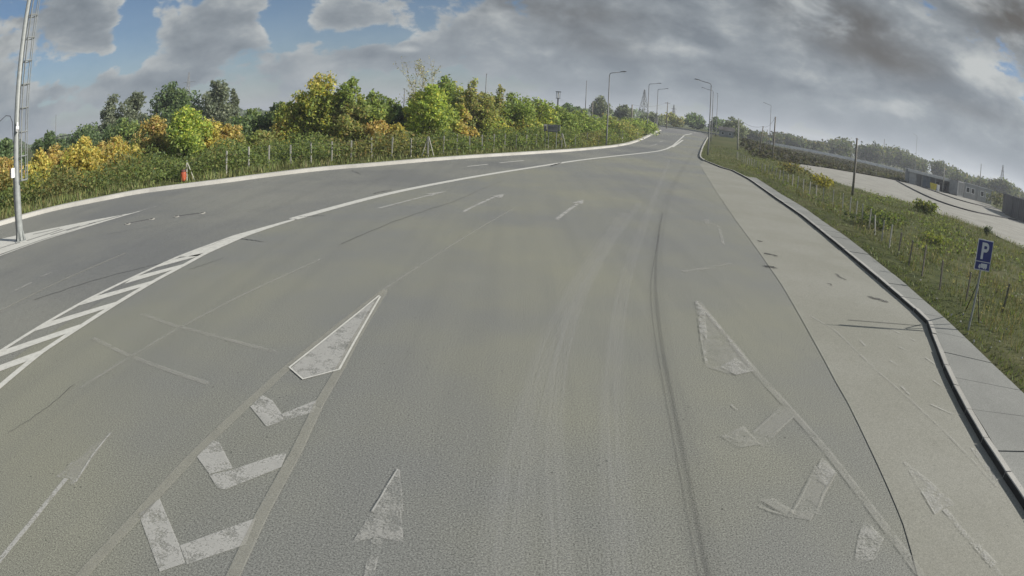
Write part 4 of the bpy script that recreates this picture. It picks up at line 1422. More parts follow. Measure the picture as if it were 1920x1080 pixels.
def small_bush(name, label, px, py, rad, h, pal, n, seed, leaf=.07):
    r = np.random.default_rng(seed)
    P = G(px, py, .08)
    root = tag(empty(name, P), label, 'bush')
    lobes = [(r.uniform(-.5, .5) * rad, r.uniform(-.5, .5) * rad, h * r.uniform(.35, .62), rad * .62, rad * .62, h * .40) for _ in range(6)]
    mb = MB()
    for l in lobes:
        mb.tube([(0, 0, -.05), (l[0] * .5, l[1] * .5, l[2] * .6), (l[0], l[1], l[2] + l[5] * .6)], [.02, .014, .005], 4)
    mb.build('stem', M['bark'], root)
    C, k = lobed_points(lobes, n, r)
    C = C[C[:, 2] > .02]
    mesh_np('foliage', leaf_quads(C, leaf, r).reshape(-1, 3), 4, M['leaf'], root, pick(pal, len(C), r, .6, 1.35))


small_bush('bush', 'bright yellow-green bush at the near edge of the yard', 1735, 401, 1.2, 1.2, LIME, 1500, 1, .1)
small_bush('bush', 'yellow-leaved weed clump behind the right fence, left of the lone pole', 1545, 353, 1.7, 1.2, [((.30, .27, .05), 2), ((.2, .2, .05), 2)], 900, 2, .1)
small_bush('bush', 'golden weed clump at the far end of the right fence', 1484, 327, 2.2, 1.4, OLIVE + YELLOW[:1], 900, 3, .11)
small_bush('bush', 'small dark shrub at the yard edge above the parking sign', 1851, 443, .45, .75, DARK, 500, 4, .06)
small_bush('bush', 'lime weed clump left of the parking sign, behind the fence', 1752, 457, .9, .55, LIME, 700, 5, .06)
small_bush('bush', 'green weed clump beside the lone pole', 1660, 418, 1.6, .8, GREEN, 900, 6, .08)
small_bush('bush', 'dark green bramble behind the near stretch of right fence', 1650, 430, 1.8, .7, GREEN + DARK, 900, 7, .08)
small_bush('bush', 'grey-green shrub between the site cabins and the dark container', 1869, 389, 3.2, 3.4, OLIVE + GREY, 900, 8, .22)

def stones():
    r = random.Random(12)
    base = None
    for px, py in [(1800, 640), (1758, 590), (1868, 655), (1848, 640), (1775, 603), (1905, 690), (1832, 652), (1812, 605), (1862, 618), (1890, 672), (1730, 560), (1840, 617), (1700, 525), (1780, 590)]:
        if base is None:
            bm = bmesh.new(); bmesh.ops.create_icosphere(bm, subdivisions=1, radius=.035)
            for v in bm.verts: v.co *= r.uniform(.7, 1.15)
            me = bpy.data.meshes.new('stone'); bm.to_mesh(me); bm.free(); me.materials.append(M['kerb_white'])
            o = base = bpy.data.objects.new('stone', me)
        else:
            o = base.copy()
        COL.objects.link(o)
        P = G(px + 26, py, .12)
        o.location = P; o.rotation_euler = (r.uniform(0, 3), r.uniform(0, 3), r.uniform(0, 3)); k = r.uniform(.7, 1.3); o.scale = (k * 1.3, k, k * .6)
        tag(o, 'small pale stone lying on the right verge near the parking sign', 'stone', 'pale stones on the right verge')


stones()


# ================================================================== fences


def fence(name, label, P, post_h, post_r, mat, wires, lean=.03, seed=1, square=True, far=None):
    root = tag(empty(name, P[0]), label, 'fence')
    o0 = P[0]
    r = random.Random(seed)
    base = base2 = None
    for p in P:
        if base is None:
            mb = MB()
            if square:
                mb.box((0, 0, post_h / 2 - .15), (post_r * 2, post_r * 2, post_h + .3))
                mb.add([(-post_r, -post_r, post_h), (post_r, -post_r, post_h), (post_r, post_r, post_h), (-post_r, post_r, post_h), (0, 0, post_h + post_r)], [(0, 1, 4), (1, 2, 4), (2, 3, 4), (3, 0, 4)])
            else:
                mb.tube([(0, 0, -.3), (0, 0, post_h)], post_r, 8)
            o = base = mb.build('post', mat, root)
        else:
            o = base.copy(); COL.objects.link(o); o.parent = root
        o.location = p - o0
        o.rotation_euler = (r.gauss(0, lean), r.gauss(0, lean), r.uniform(-.2, .2))
        sc = r.uniform(.9, 1.06)
        if far and p.length > far:
            if o is base or base2 is None:
                base2 = o if o is not base else o
                o.data = o.data.copy(); o.data.materials[0] = M['concrete_post']; me2 = o.data
            else:
                o.data = me2
            o.scale = (1.15, 1.15, sc)
            continue
        o.scale = (1, 1, sc)
    for k, f in enumerate(wires):
        mb = MB()
        for a, b in zip(P, P[1:]):
            a2, b2 = a - o0 + Vector((0, 0, post_h * f)), b - o0 + Vector((0, 0, post_h * f))
            m = a2.lerp(b2, .5) + Vector((0, 0, -.03))
            mb.tube([a2, m, b2], .0035, 3, False)
        mb.build('wire', M['wire'], root)
    return root


FR = resample(FENCE_R, 1.55)
fence('wire_fence', 'low wire fence on thin weathered posts along the right verge', FR, .95, .024, M['steel_post'], (.15, .4, .65, .92), .05, 2, square=True, far=24)
fl = FENCE_L[7:]
fence('wire_fence', 'wire fence on pale concrete posts behind the left kerb', fl, 1.38, .040, M['concrete_post'], (.12, .35, .6, .82, .96), .02, 3)


def chain_link(label_root, P, h, seed):
    """thin diagonal mesh of a fence, part of that fence"""
    mb = MB()
    o0 = P[0]
    for a, b in zip(P, P[1:]):
        L = (b - a).length
        n = max(2, int(L / .22))
        for i in range(n):
            for s in (0, 1):
                t0 = i / n; t1 = min(1, max(0, t0 + (h / L if s == 0 else -h / L)))
                k = abs(t1 - t0) * L / h
                p = a.lerp(b, t0) - o0 + Vector((0, 0, .05)); q = a.lerp(b, t1) - o0 + Vector((0, 0, .05 + h * k))
                mb.tube([p, q], .0022, 3, False)
    o = mb.build('mesh_panel', M['wire'], label_root)
    o['kind'] = 'stuff'


def braced_post(px, py, h, label):
    P = G(px, py, .1)
    root = tag(empty('braced_post', P), label, 'fence post')
    MB().box((0, 0, h / 2 - .1), (.11, .11, h + .2)).build('post', M['concrete_post'], root)
    d = Vector((P.x, P.y, 0)).normalized(); side = Vector((d.y, -d.x, 0))
    for s in (-1, 1):
        MB().tube([side * (s * .46) + Vector((0, 0, -.1)), side * (s * .05) + Vector((0, 0, h * .93))], .03, 4).build('brace', M['concrete_post'], root)
    return root


braced_post(802, 294.5, 1.45, 'braced pale fence post below the light green tree')
braced_post(1053, 277.5, 1.5, 'braced pale fence post right of the grey signboard')


def drum():
    P = G(344, 340, .1)
    rz = math.atan2(P.x, P.y)
    root = tag(empty('drum', P, -rz), 'orange-red plastic drum with dark top standing by the left fence', 'drum')
    b = MB()
    prof = [(0, .14), (.03, .17), (.12, .185), (.2, .17), (.32, .19), (.44, .175), (.52, .165)]
    b.tube([(0, 0, z) for z, _ in prof], [q for _, q in prof], 14)
    b.build('body', M['orange'], root, True)
    c = MB(); c.tube([(0, 0, .521), (0, 0, .60), (.02, 0, .66)], [.165, .14, .05], 14); c.build('lid', M['darkred'], root, True)
    MB().tube([(0, 0, .64), (0, 0, .80)], .022, 6).build('handle', M['dark_metal'], root)
    pole = tag(empty('braced_post', P + Vector((.02, .35, 0)), -rz), 'leaning pale fence post with brace behind the orange drum', 'fence post')
    MB().tube([(0, 0, -.1), (0, 0, 1.15)], .05, 4).build('post', M['concrete_post'], pole)
    MB().tube([(.50, 0, -.1), (.05, 0, 1.0)], .035, 4).build('brace', M['concrete_post'], pole)
    MB().tube([(-.5, 0, -.1), (-.05, 0, .7)], .025, 4).build('brace', M['concrete_post'], pole)


drum()

# ================================================================== mast with ladder (left foreground)


def mast():
    P = G(39, 452)
    rz = -math.atan2(P.x, P.y)        # local +x points to the camera's right
    root = tag(empty('ladder_mast', P, rz), 'tall galvanised steel mast with caged ladder on the painted island', 'mast')
    H = 14.0
    b = MB(); b.tube([(0, 0, 0.0), (0, 0, .02), (0, 0, .9), (0, 0, H)], [.165, .165, .155, .085], 12); b.build('pole', M['galv'], root, True)
    mb = MB(); mb.box((0, 0, .02), (.52, .52, .04))
    for k in range(8):
        a = k * math.pi / 4
        ca, sa = math.cos(a), math.sin(a)
        mb.add([(ca * .15, sa * .15, .04), (ca * .25, sa * .25, .04), (ca * .16, sa * .16, .42), (ca * .15 - sa * .012, sa * .15 + ca * .012, .04), (ca * .25 - sa * .012, sa * .25 + ca * .012, .04), (ca * .16 - sa * .012, sa * .16 + ca * .012, .42)],
               [(0, 1, 2), (5, 4, 3), (0, 3, 4, 1), (1, 4, 5, 2), (2, 5, 3, 0)])
    mb.build('base_plate', M['galv'], root)
    lad = empty('ladder_axis', (0, 0, 0)); bpy.data.objects.remove(lad)
    z0, z1 = 2.25, H - .4
    rails = MB()
    for y in (-.16, .16):
        rails.tube([(.24, y, z0), (.18, y, z1)], .028, 6)
    lo = rails.build('ladder', M['galv'], root)
    rg = MB()
    z = z0 + .1
    while z < z1:
        x = .24 + (.18 - .24) * (z - z0) / (z1 - z0)
        rg.tube([(x, -.16, z), (x, .16, z)], .018, 5, False); z += .28
    rg.build('rung', M['galv'], lo)['kind'] = 'stuff'
    cage = MB()
    z = z0
    hoops = []
    while z < z1:
        pts = []
        for k in range(11):
            a = -math.pi / 2 + math.pi * k / 10
            pts.append((.22 + .30 * math.cos(a) if True else 0, .28 * math.sin(a), z))
        cage.tube([(.14, -.16, z), *pts, (.14, .16, z)], .024, 4, False)
        hoops.append(z); z += .9
    for k in (0, 2.5, 5, 7.5, 10):
        a = -math.pi / 2 + math.pi * k / 10
        cage.tube([(.22 + .30 * math.cos(a), .28 * math.sin(a), z0), (.22 + .30 * math.cos(a), .28 * math.sin(a), hoops[-1])], .019, 4, False)
    cage.build('ladder_cage', M['galv'], root)
    zb = 2.6
    j = MB(); j.box((-.18, -.06, zb), (.16, .20, .36)); jb = j.build('junction_box', M['white_plastic'], root)
    MB().box((-.27, -.02, zb), (.10, .2, .32)).build('box_back', M['dark_metal'], jb)
    c = MB(); c.tube([(.02, -.15, 4.25), (.02, -.22, 4.25), (.02, -.34, 4.15)], [.05, .09, .07], 8); c.tube([(.02, -.20, 4.1), (.02, -.2, 4.45)], .05, 8)
    c.build('camera_housing', M['white_plastic'], root)
    w = MB(); w.tube([(-.16, -.05, 3.7), (-.22, -.05, 4.5), (-.34, -.05, 4.75), (-.55, -.05, 4.8), (-.9, -.05, 4.6)], .016, 5); w.build('cable', M['dark_metal'], root)
    s = MB(); s.tube([(-.17, -.02, 0.1), (-.165, -.02, 2.4)], .025, 6); s.build('conduit', M['dark_metal'], root)


mast()

# ================================================================== lamp posts


def lamp_post(label, P, h, toward, arm=1.5, group='street lamps along the road'):
    rz = math.atan2(toward.y, toward.x)
    root = tag(empty('lamp_post', P, rz), label, 'street lamp', group)
    b = MB(); b.tube([(0, 0, -.1), (0, 0, 1.2), (0, 0, h - .5)], [.10, .09, .055], 8)
    b.build('pole', M['lamp_steel'], root, True)
    a = MB(); a.tube([(0, 0, h - .6), (0, 0, h - .32), (.06, 0, h - .12), (.22, 0, h - .03), (arm, 0, h + .16)], [.05, .048, .045, .042, .035], 8)
    a.build('arm', M['lamp_steel'], root, True)
    hd = MB(); x0 = arm - .05
    V = []
    for x, w, t in ((x0, .05, .04), (x0 + .12, .13, .07), (x0 + .6, .15, .08), (x0 + .75, .08, .03)):
        z = h + .17 + (x - arm) * .13
        V += [(x, -w, z), (x, w, z), (x, w * .8, z + t), (x, -w * .8, z + t)]
    F = []
    for i in range(3):
        for k in range(4):
            F.append((4 * i + k, 4 * i + (k + 1) % 4, 4 * i + 4 + (k + 1) % 4, 4 * i + 4 + k))
    F += [(3, 2, 1, 0), (12, 13, 14, 15)]
    hd.add(V, F); o = hd.build('lamp_head', M['dark_metal'], root)
    MB().box((x0 + .38, 0, h + .17 + .02), (.4, .2, .02)).build('lens', M['white_plastic'], o)
    MB().box((0, -.10, 1.0), (.12, .02, .4)).build('access_door', M['galv'], root)
    return root


RT, LT = Vector((UY, -UX, 0)), Vector((-UY, UX, 0))
def lamp_px(label, bx, by, ty, toward, arm):
    P = G(bx, by, .1)
    d = math.hypot(P.x, P.y)
    h = top_at(bx + 6, ty, d) - P.z
    lamp_post(label, P, h, toward, arm)


lamp_px('nearest lamp post on the left, in front of the green shrubs', 1136.5, 274, 136, RT, 1.25)
lamp_px('second lamp post on the left, beside the lattice pylon', 1212.5, 252, 157, RT, 1.45)
lamp_px('third and farthest lamp post on the left, by the white gate posts', 1230, 246, 167, RT, 1.45)
lamp_px('nearest lamp post on the right, on the grass tip', 1327, 291, 156, LT, 1.45)
lamp_px('second lamp post on the right, close behind the nearest', 1333, 265, 170, LT, 1.5)
lamp_px('third lamp post on the right, without visible arm', 1342, 256, 177, Vector((UX, UY, 0)), .9)
for lab, px, d, ty in (('distant lamp post above the scrub field, right of the leaning pole', 1443, 150, 197), ('distant lamp post above the wood behind the yard', 1716, 230, 254)):
    P = AT(px, d)
    lamp_post(lab, P, top_at(px + 2, ty, d) - P.z, Vector((-1, -.2, 0)), 1.8)

# ================================================================== utility poles, pylons, masts


def utility_pole(label, P, h, lean=(0, 0), rad=.11, arms=1, mat='wood', name='utility_pole', ins=True):
    root = tag(empty(name, P), label, 'pole')
    top = Vector((lean[0] * h, lean[1] * h, h))
    MB().tube([(0, 0, -.3), top * .5, top], [rad * 1.15, rad, rad * .75], 8).build('shaft', M[mat], root, True)
    for k in range(arms):
        c = top * (1 - .05 - .09 * k)
        MB().tube([c + Vector((-.7, .25, 0)), c + Vector((.7, -.25, 0))], .045, 4).build('crossarm', M['wood'], root)
        for s in (-.62, 0, .62):
            MB().tube([c + Vector((s, -s * .36, .04)), c + Vector((s, -s * .36, .2))], [.04, .025], 6).build('insulator', M['concrete_post'], root)
    if not arms:
        MB().tube([top * .985 + Vector((-.13, 0, 0)), top * .985 + Vector((.13, 0, 0))], .03, 5).build('bracket', M['dark_metal'], root)
    return top + P


def pole_px(label, bx, by, tx, ty, arms=1, rad=.11, mat='wood'):
    P = G(bx, by, .1)
    d = math.hypot(P.x, P.y)
    h = top_at(tx, ty, d) - P.z
    # sideways lean read from the shift of the top
    az0 = math.atan2(P.x, P.y); r = ray(tx, ty); az1 = math.atan2(r.x, r.y)
    s = (az1 - az0) * d / h
    return utility_pole(label, P, h, (s * math.cos(az0), -s * math.sin(az0)), rad, arms, mat)


tops = []
tops.append(pole_px('pale straight utility pole nearest the right lamp posts', 1383, 281, 1385, 222, 0, .13, 'concrete_post'))
tops.append(pole_px('leaning utility pole in the right scrub', 1423, 287, 1431, 237, 0, .11, 'palebark'))
tops.append(pole_px('tall dark utility pole with crossarm right of the leaning pole', 1448, 299, 1454, 219, 0, .12))
tops.append(pole_px('lone dark utility pole standing between the right fence and the yard', 1598, 367, 1607, 259, 0, .105))


def pole_far(label, px, d, ty, arms=0, rad=.14, mat='wood'):
    P = AT(px, d)
    return utility_pole(label, P, top_at(px, ty, d) - P.z, (0, 0), rad, arms, mat)


tl = []
tl.append(pole_far('short utility pole in the shrubs left of the second left lamp post', 1184, 112, 196))
tl.append(pole_far('pale leaning-looking stub pole beside the grey skyline tree', 1110, 120, 191))
tl.append(pole_far('utility pole with lantern at the far junction', 1250, 170, 191, 1))
pole_far('thin tall lone pole on the skyline left of the grey tree', 1097, 170, 151, 0, .11, 'lamp_steel')
pole_far('thin pole rising behind the slender sparse tree', 909, 130, 138, 0, .10, 'lamp_steel')
pole_far('thin pole behind the light green airy tree', 757, 120, 166, 0, .10, 'lamp_steel')
pole_far('thin pole on the left skyline right of the steel mast', 104, 150, 215, 0, .09, 'lamp_steel')
pole_far('short pole behind the far wood, left of the distant lamp', 1656, 280, 260, 0, .16)
pole_far('pale utility pole standing in the yard before the shed', 1770, 122, 306, 0, .13, 'concrete_post')
pole_far('short pole above the wood, left of the far right pylon', 1837, 250, 306, 0, .18)
tl.append(pole_far('dark pole right of the tall dark pole, among the scrub', 1438, 170, 243, 0, .12))


def wire(label, a, b, sag):
    mb = MB()
    pts = []
    for i in range(9):
        t = i / 8
        pts.append(a.lerp(b, t) + Vector((0, 0, -sag * 4 * t * (1 - t))))
    mb.tube(pts, .018, 3, False)
    tag(mb.build('overhead_wire', M['dark_metal']), label, 'wire', 'overhead wires')


wire('overhead wire from the pale straight pole to the leaning pole', tops[0], tops[1], .6)
wire('overhead wire from the leaning pole to the tall dark pole', tops[1], tops[2], .6)
wire('overhead wire running down from the short pole left of the second lamp', tl[0], tl[2], .8)


def lattice_pylon(label, px, d, ty, base, arms=2):
    P = AT(px, d)
    h = top_at(px, ty, d) - P.z
    root = tag(empty('lattice_pylon', P, .4), label, 'pylon')
    t = max(.05, d * .00035)
    mb = MB()
    cs = [(-1, -1), (1, -1), (1, 1), (-1, 1)]
    lv = [0, .22, .42, .58, .72, .84, .93, 1.0]
    wd = lambda f: base * (1 - f) ** 1.15 + .12
    for x, y in cs:
        mb.tube([(x * wd(f), y * wd(f), f * h) for f in lv], t, 4)
    mb.build('leg_frame', M['lamp_steel'], root)
    mb = MB()
    for f0, f1 in zip(lv, lv[1:]):
        for (x0, y0), (x1, y1) in zip(cs, cs[1:] + cs[:1]):
            mb.tube([(x0 * wd(f0), y0 * wd(f0), f0 * h), (x1 * wd(f1), y1 * wd(f1), f1 * h)], t * .6, 3, False)
            mb.tube([(x1 * wd(f0), y1 * wd(f0), f0 * h), (x0 * wd(f1), y0 * wd(f1), f1 * h)], t * .6, 3, False)
            mb.tube([(x0 * wd(f1), y0 * wd(f1), f1 * h), (x1 * wd(f1), y1 * wd(f1), f1 * h)], t * .6, 3, False)
    mb.build('bracing', M['lamp_steel'], root)
    for k in range(arms):
        z = h * (.80 + .12 * k)
        L = base * (1.5 - .35 * k)
        m2 = MB(); m2.tube([(-L, 0, z), (0, 0, z + .25), (L, 0, z)], t * .8, 3, False); m2.tube([(-L, 0, z), (L, 0, z)], t * .6, 3, False)
        m2.build('crossarm', M['lamp_steel'], root)


lattice_pylon('narrow lattice pylon beside the second left lamp post', 1206, 230, 168, 2.1, 0)
lattice_pylon('small faint lattice pylon behind the far junction', 1262, 380, 196, 1.6, 1)
lattice_pylon('lattice pylon above the wood at the far right', 1877, 420, 308, 3.0, 2)
lattice_pylon('lattice pylon behind the tall background trees on the left', 350, 300, 136, 2.6, 1)


def floodlight():
    d = 140
    P = AT(1045, d); h = top_at(1045, 172, d) - P.z
    root = tag(empty('floodlight_tower', P), 'small floodlight tower with lantern head above the green thicket', 'tower')
    MB().tube([(0, 0, -.2), (0, 0, h - 1.6)], [.22, .16], 8).build('shaft', M['dark_metal'], root)
    MB().box((0, 0, h - 1.55), (1.0, 1.0, .12)).build('platform', M['dark_metal'], root)
    m = MB()
    for x in (-.4, .4):
        m.tube([(x, 0, h - 1.5), (x, 0, h - .1)], .06, 5)
    m.build('frame', M['dark_metal'], root)
    MB().tube([(0, 0, h - 1.5), (0, 0, h - .1)], .12, 6).build('lantern', M['concrete_post'], root)
    MB().box((0, 0, h), (1.2, .9, .16)).build('cap', M['dark_metal'], root)


floodlight()


def signboard():
    P = G(1037, 278.5, .1)
    d = math.hypot(P.x, P.y)
    rz = -math.atan2(P.x, P.y)
    z1, z0 = top_at(1033, 233, d) - P.z, top_at(1033, 247.5, d) - P.z
    root = tag(empty('signboard', P, rz), 'grey back of a roadside signboard raised above the left fence', 'sign')
    k = .00089 * d
    x0, x1 = -12 * k, 7 * k
    MB().box(((x0 + x1) / 2, 0, (z0 + z1) / 2), (x1 - x0, .04, z1 - z0)).build('panel', M['lamp_steel'], root)
    for x in (x0 + .12, x1 - .1):
        MB().tube([(x, .06, -.2), (x, .06, z1 - .02)], .035, 6).build('leg', M['galv'], root)
    for z in (z0 + .15, z1 - .15):
        MB().box(((x0 + x1) / 2, -.04, z), (x1 - x0 - .04, .03, .05)).build('rail', M['galv'], root)
    MB().box((x0 - .2, .08, (z0 + z1) / 2), (.34, .03, (z1 - z0) * .9), .5).build('side_panel', M['lamp_steel'], root)
    MB().box((x1 + .12, .05, (z0 + z1) / 2 + .05), (.2, .03, (z1 - z0) * .8), -.6).build('side_panel', M['galv'], root)


signboard()
for lab, px, py in (('left of two white gate posts at the far end of the left kerb', 1227, 243.5), ('right of two white gate posts at the far end of the left kerb', 1232, 243)):
    P = G(px, py, .1); d = math.hypot(P.x, P.y)
    r_ = tag(empty('gate_post', P), lab, 'post', 'gate posts')
    hh = top_at(px, 222, d) - P.z
    MB().box((0, 0, hh / 2), (.22, .22, hh)).build('shaft', M['concrete_post'], r_)
    MB().box((0, 0, hh + .03), (.3, .3, .06)).build('cap', M['concrete_post'], r_)
for lab, px, py in (('small white marker stone by the left fence, before the far bend', 1166, 266.5), ('small white marker stone by the far bend of the left kerb', 1195, 257)):
    P = G(px, py, .08)
    mb = MB(); mb.tube([(0, 0, -.1), (0, 0, .75), (0, 0, .85)], [.12, .11, .05], 8)
    o = mb.build('marker_post', M['concrete_post']); o.location = P
    tag(o, lab, 'post', 'marker posts')


# ================================================================== parking sign
def parking_sign():
    P = G(1815.5, 618, .12)
    d = math.hypot(P.x, P.y)
    az = math.atan2(P.x, P.y)
    H = top_at(1847, 449, d) - P.z
    rz = R(-8.5)
    root = tag(empty('parking_sign', P, rz), 'blue parking sign with white P and lorry symbol on a braced post', 'sign')
    zt, ph, pw = H, .72, .58
    MB().tube([(0, 0, -.3), (0, .0, zt - .05)], .03, 8).build('post', M['galv'], root)
    for q in (G(1809, 581, .1), G(1837, 604, .1)):
        q = Matrix.Rotation(-rz, 3, 'Z') @ (q - P)
        x, y = q.x, q.y
        MB().tube([(x, y, -.15), (x * .04, y * .04 + .02, zt * .50)], .016, 6).build('brace', M['dark_metal'], root)
    zc = zt - ph / 2
    MB().box((0, -.045, zc), (pw, .012, ph)).build('plate', M['signwhite'], root)
    zd = zt - ph * .70
    up = MB().box((0, -.054, (zt - .02 + zd) / 2), (pw - .04, .006, zt - .02 - zd)).build('upper_panel', M['signblue'], root)
    lo = MB().box((0, -.054, (zd - .02 + zt - ph + .02) / 2), (pw - .04, .006, (zd - .02) - (zt - ph + .02))).build('lower_panel', M['signblue'], root)
    # letter P
    z0, z1 = zd + .05, zt - .065
    t = .085
    x0 = -.13
    m = MB()
    y = -.0585
    h2 = (z1 - z0)
    def quad(m, a, b, c, d_):
        m.add([(p[0], y, p[1]) for p in (a, b, c, d_)] + [(p[0], y + .002, p[1]) for p in (a, b, c, d_)], [(0, 1, 2, 3), (7, 6, 5, 4), (0, 4, 5, 1), (1, 5, 6, 2), (2, 6, 7, 3), (3, 7, 4, 0)])
    quad(m, (x0, z0), (x0 + t, z0), (x0 + t, z1), (x0, z1))
    zc2, ro = z1 - h2 * .29, h2 * .29
    cx = x0 + .16
    ri = ro - t * .9
    quad(m, (x0 + t, zc2 + ri), (cx, zc2 + ri), (cx, z1), (x0 + t, z1))
    quad(m, (x0 + t, zc2 - ro), (cx, zc2 - ro), (cx, zc2 - ri), (x0 + t, zc2 - ri))
    K = 10
    for k in range(K):
        a0, a1 = -math.pi / 2 + math.pi * k / K, -math.pi / 2 + math.pi * (k + 1) / K
        quad(m, (cx + ri * math.cos(a0), zc2 + ri * math.sin(a0)), (cx + ro * math.cos(a0), zc2 + ro * math.sin(a0)), (cx + ro * math.cos(a1), zc2 + ro * math.sin(a1)), (cx + ri * math.cos(a1), zc2 + ri * math.sin(a1)))
    m.build('letter', M['signwhite'], up)
    # lorry pictogram
    m = MB()
    zb, zt2 = zt - ph + .045, zd - .05
    quad(m, (-.07, zb + .02), (.17, zb + .02), (.17, zt2), (-.07, zt2))
    quad(m, (-.16, zb + .02), (-.08, zb + .02), (-.08, zt2 - .025), (-.13, zt2 - .025))
    for wx in (-.11, .05, .12):
        quad(m, (wx - .02, zb - .005), (wx + .02, zb - .005), (wx + .02, zb + .02), (wx - .02, zb + .02))
    m.build('lorry_symbol', M['signwhite'], lo)


parking_sign()

# ================================================================== drains


def drain(label, px, py, ang, L=.95):
    P = G(px, py, .004)
    root = tag(empty('drain_cover', P, ang), label, 'drain', 'slot drains in the far carriageway')
    MB().box((0, 0, .012), (L, .16, .016)).build('slot_frame', M['lamp_steel'], root)
    MB().box((0, 0, .0225), (L * .9, .10, .006)).build('slot', M['tar'], root)
    for s in (-1, 1):
        m = MB(); m.tube([(s * L * .56, 0, 0.0), (s * L * .56, 0, .022)], .13, 12); o = m.build('end_cap', M['concrete_post'], root)
        m = MB(); m.tube([(s * L * .56, 0, .022), (s * L * .56, 0, .028)], .08, 12); m.build('plug', M['tar'], o)


a, b = G(250, 418), G(275, 413)
drain('slot drain nearer the painted island on the left carriageway', 262, 415.5, math.atan2(b.y - a.y, b.x - a.x))
a, b = G(342, 404.5), G(368, 401)
drain('slot drain farther along the left carriageway', 355, 403, math.atan2(b.y - a.y, b.x - a.x))

# ================================================================== yard buildings


def frame_from(a, b):
    """origin, unit vector along the front and outward-to-back normal"""
    t = (b - a); L = t.length; t.normalize()
    n = Vector((-t.y, t.x, 0))
    if n.dot(a) < 0: n = -n
    return L, math.atan2(t.y, t.x), n


def shed():
    a, b = G(1703, 343.5), G(1795, 367)
    L, rz, n = frame_from(a, b)
    root = tag(empty('open_shed', a, rz), 'long grey open-fronted shed on the far side of the yard', 'shed')
    h, dp = 2.75, 5.0
    MB().box((L / 2, dp, h / 2), (L, .15, h)).build('wall', M['shed'], root)
    MB().box((-.08, dp / 2 + .05, h / 2), (.15, dp - .1, h)).build('wall', M['shed'], root)
    MB().box((L + .08, dp / 2 + .05, h / 2), (.15, dp - .1, h)).build('wall', M['shed'], root)
    rf = MB().box((L / 2, dp / 2, h + .07), (L + .6, dp + .6, .14)).build('roof', M['fascia'], root)
    MB().box((L / 2, -.33, h - .12), (L + .6, .06, .55)).build('fascia', M['fascia'], rf)
    for f in (.14, .26, .53, .86):
        MB().box((f * L, .1, h / 2), (.28, .28, h)).build('post', M['cabin'] if f > .5 else M['shed'], root)
    MB().box((.07 * L, -.05, h * .46), (.13 * L, .1, h * .9)).build('panel', M['cabin'], root)
    for f, m in ((.33, 'bluepanel'), (.42, 'bluepanel'), (.20, 'shed')):
        MB().box((f * L, 1.0, h * .44), (.08 * L, .08, h * .86)).build('panel', M[m], root)
    for f in (.60, .67, .74, .80):
        MB().box((f * L, 3.0, h * .3), (.055 * L, 1.2, h * .55)).build('stored_crate', M['container'], root)


shed()


def skip():
    P = G(1750.5, 357.5)
    root = tag(empty('skip_bin', P, -.75), 'yellow skip bin with a white end in front of the open shed', 'skip')
    V = [(-.7, -.5, .15), (.5, -.5, .15), (.5, .5, .15), (-.7, .5, .15), (-.95, -.6, 1.35), (.6, -.6, 1.35), (.6, .6, 1.35), (-.95, .6, 1.35)]
    MB().add(V, [(3, 2, 1, 0), (0, 1, 5, 4), (1, 2, 6, 5), (2, 3, 7, 6), (3, 0, 4, 7)]).build('bin', M['yellow'], root)
    MB().box((.95, 0, .75), (.6, 1.0, 1.1)).build('white_end', M['white_plastic'], root)
    for s in (-.4, .4):
        MB().box((s, 0, .07), (.15, 1.1, .15)).build('skid', M['dark_metal'], root)
    P2 = G(1767, 352)
    t = tag(empty('bench_board', P2, -.75), 'low white board on trestles in front of the shed, right of the skip', 'board')
    MB().box((0, 0, .72), (2.2, .5, .16)).build('board', M['white_plastic'], t)
    for s in (-.8, .8): MB().box((s, 0, .32), (.1, .4, .64)).build('trestle', M['dark_metal'], t)


skip()


def corrugated(mb, L, h, y, n, depth=.05, z0=.12, x0=0.0):
    V, F = [], []
    for i in range(n + 1):
        x = x0 + L * i / n
        yy = y + (depth if (i // 2) % 2 else 0)
        V += [(x, yy, z0), (x, yy, z0 + h)]
    for i in range(n):
        F.append((2 * i, 2 * i + 2, 2 * i + 3, 2 * i + 1))
    mb.add(V, F)


def cabin(label, pa, pb, h, mat, wins, name='site_cabin', cat='cabin', dp=2.5):
    a, b = G(*pa), G(*pb)
    L, rz, n = frame_from(a, b)
    root = tag(empty(name, a, rz), label, cat)
    mb = MB(); mb.box((L / 2, dp / 2 + .04, h / 2 + .1), (L - .1, dp - .1, h - .1)); corrugated(mb, L - .3, h - .35, -.02, 44, x0=.15, z0=.25)
    mb.build('wall', M[mat], root)
    fr = MB()
    for x in (.07, L - .07): fr.box((x, 0, h / 2 + .08), (.14, .16, h))
    fr.box((L / 2, 0, .14), (L, .15, .16)); fr.box((L / 2, 0, h + .02), (L, .15, .16))
    fr.build('corner_frame', M[mat], root)
    MB().box((L / 2, dp / 2, h + .13), (L + .05, dp + .1, .07)).build('roof', M['fascia' if mat == 'cabin' else 'container'], root)
    for f in wins:
        w = MB().box((f * L, -.06, h * .60), (1.15, .08, 1.15)).build('window', M['white_plastic'], root)
        MB().box((f * L, -.105, h * .60), (.85, .02, .9)).build('pane', M['glass'], w)
    if not wins:
        for f in (.3, .7):
            MB().tube([(f * L, -.1, .2), (f * L, -.1, h)], .03, 5).build('locking_bar', M['lamp_steel'], root)
    return root


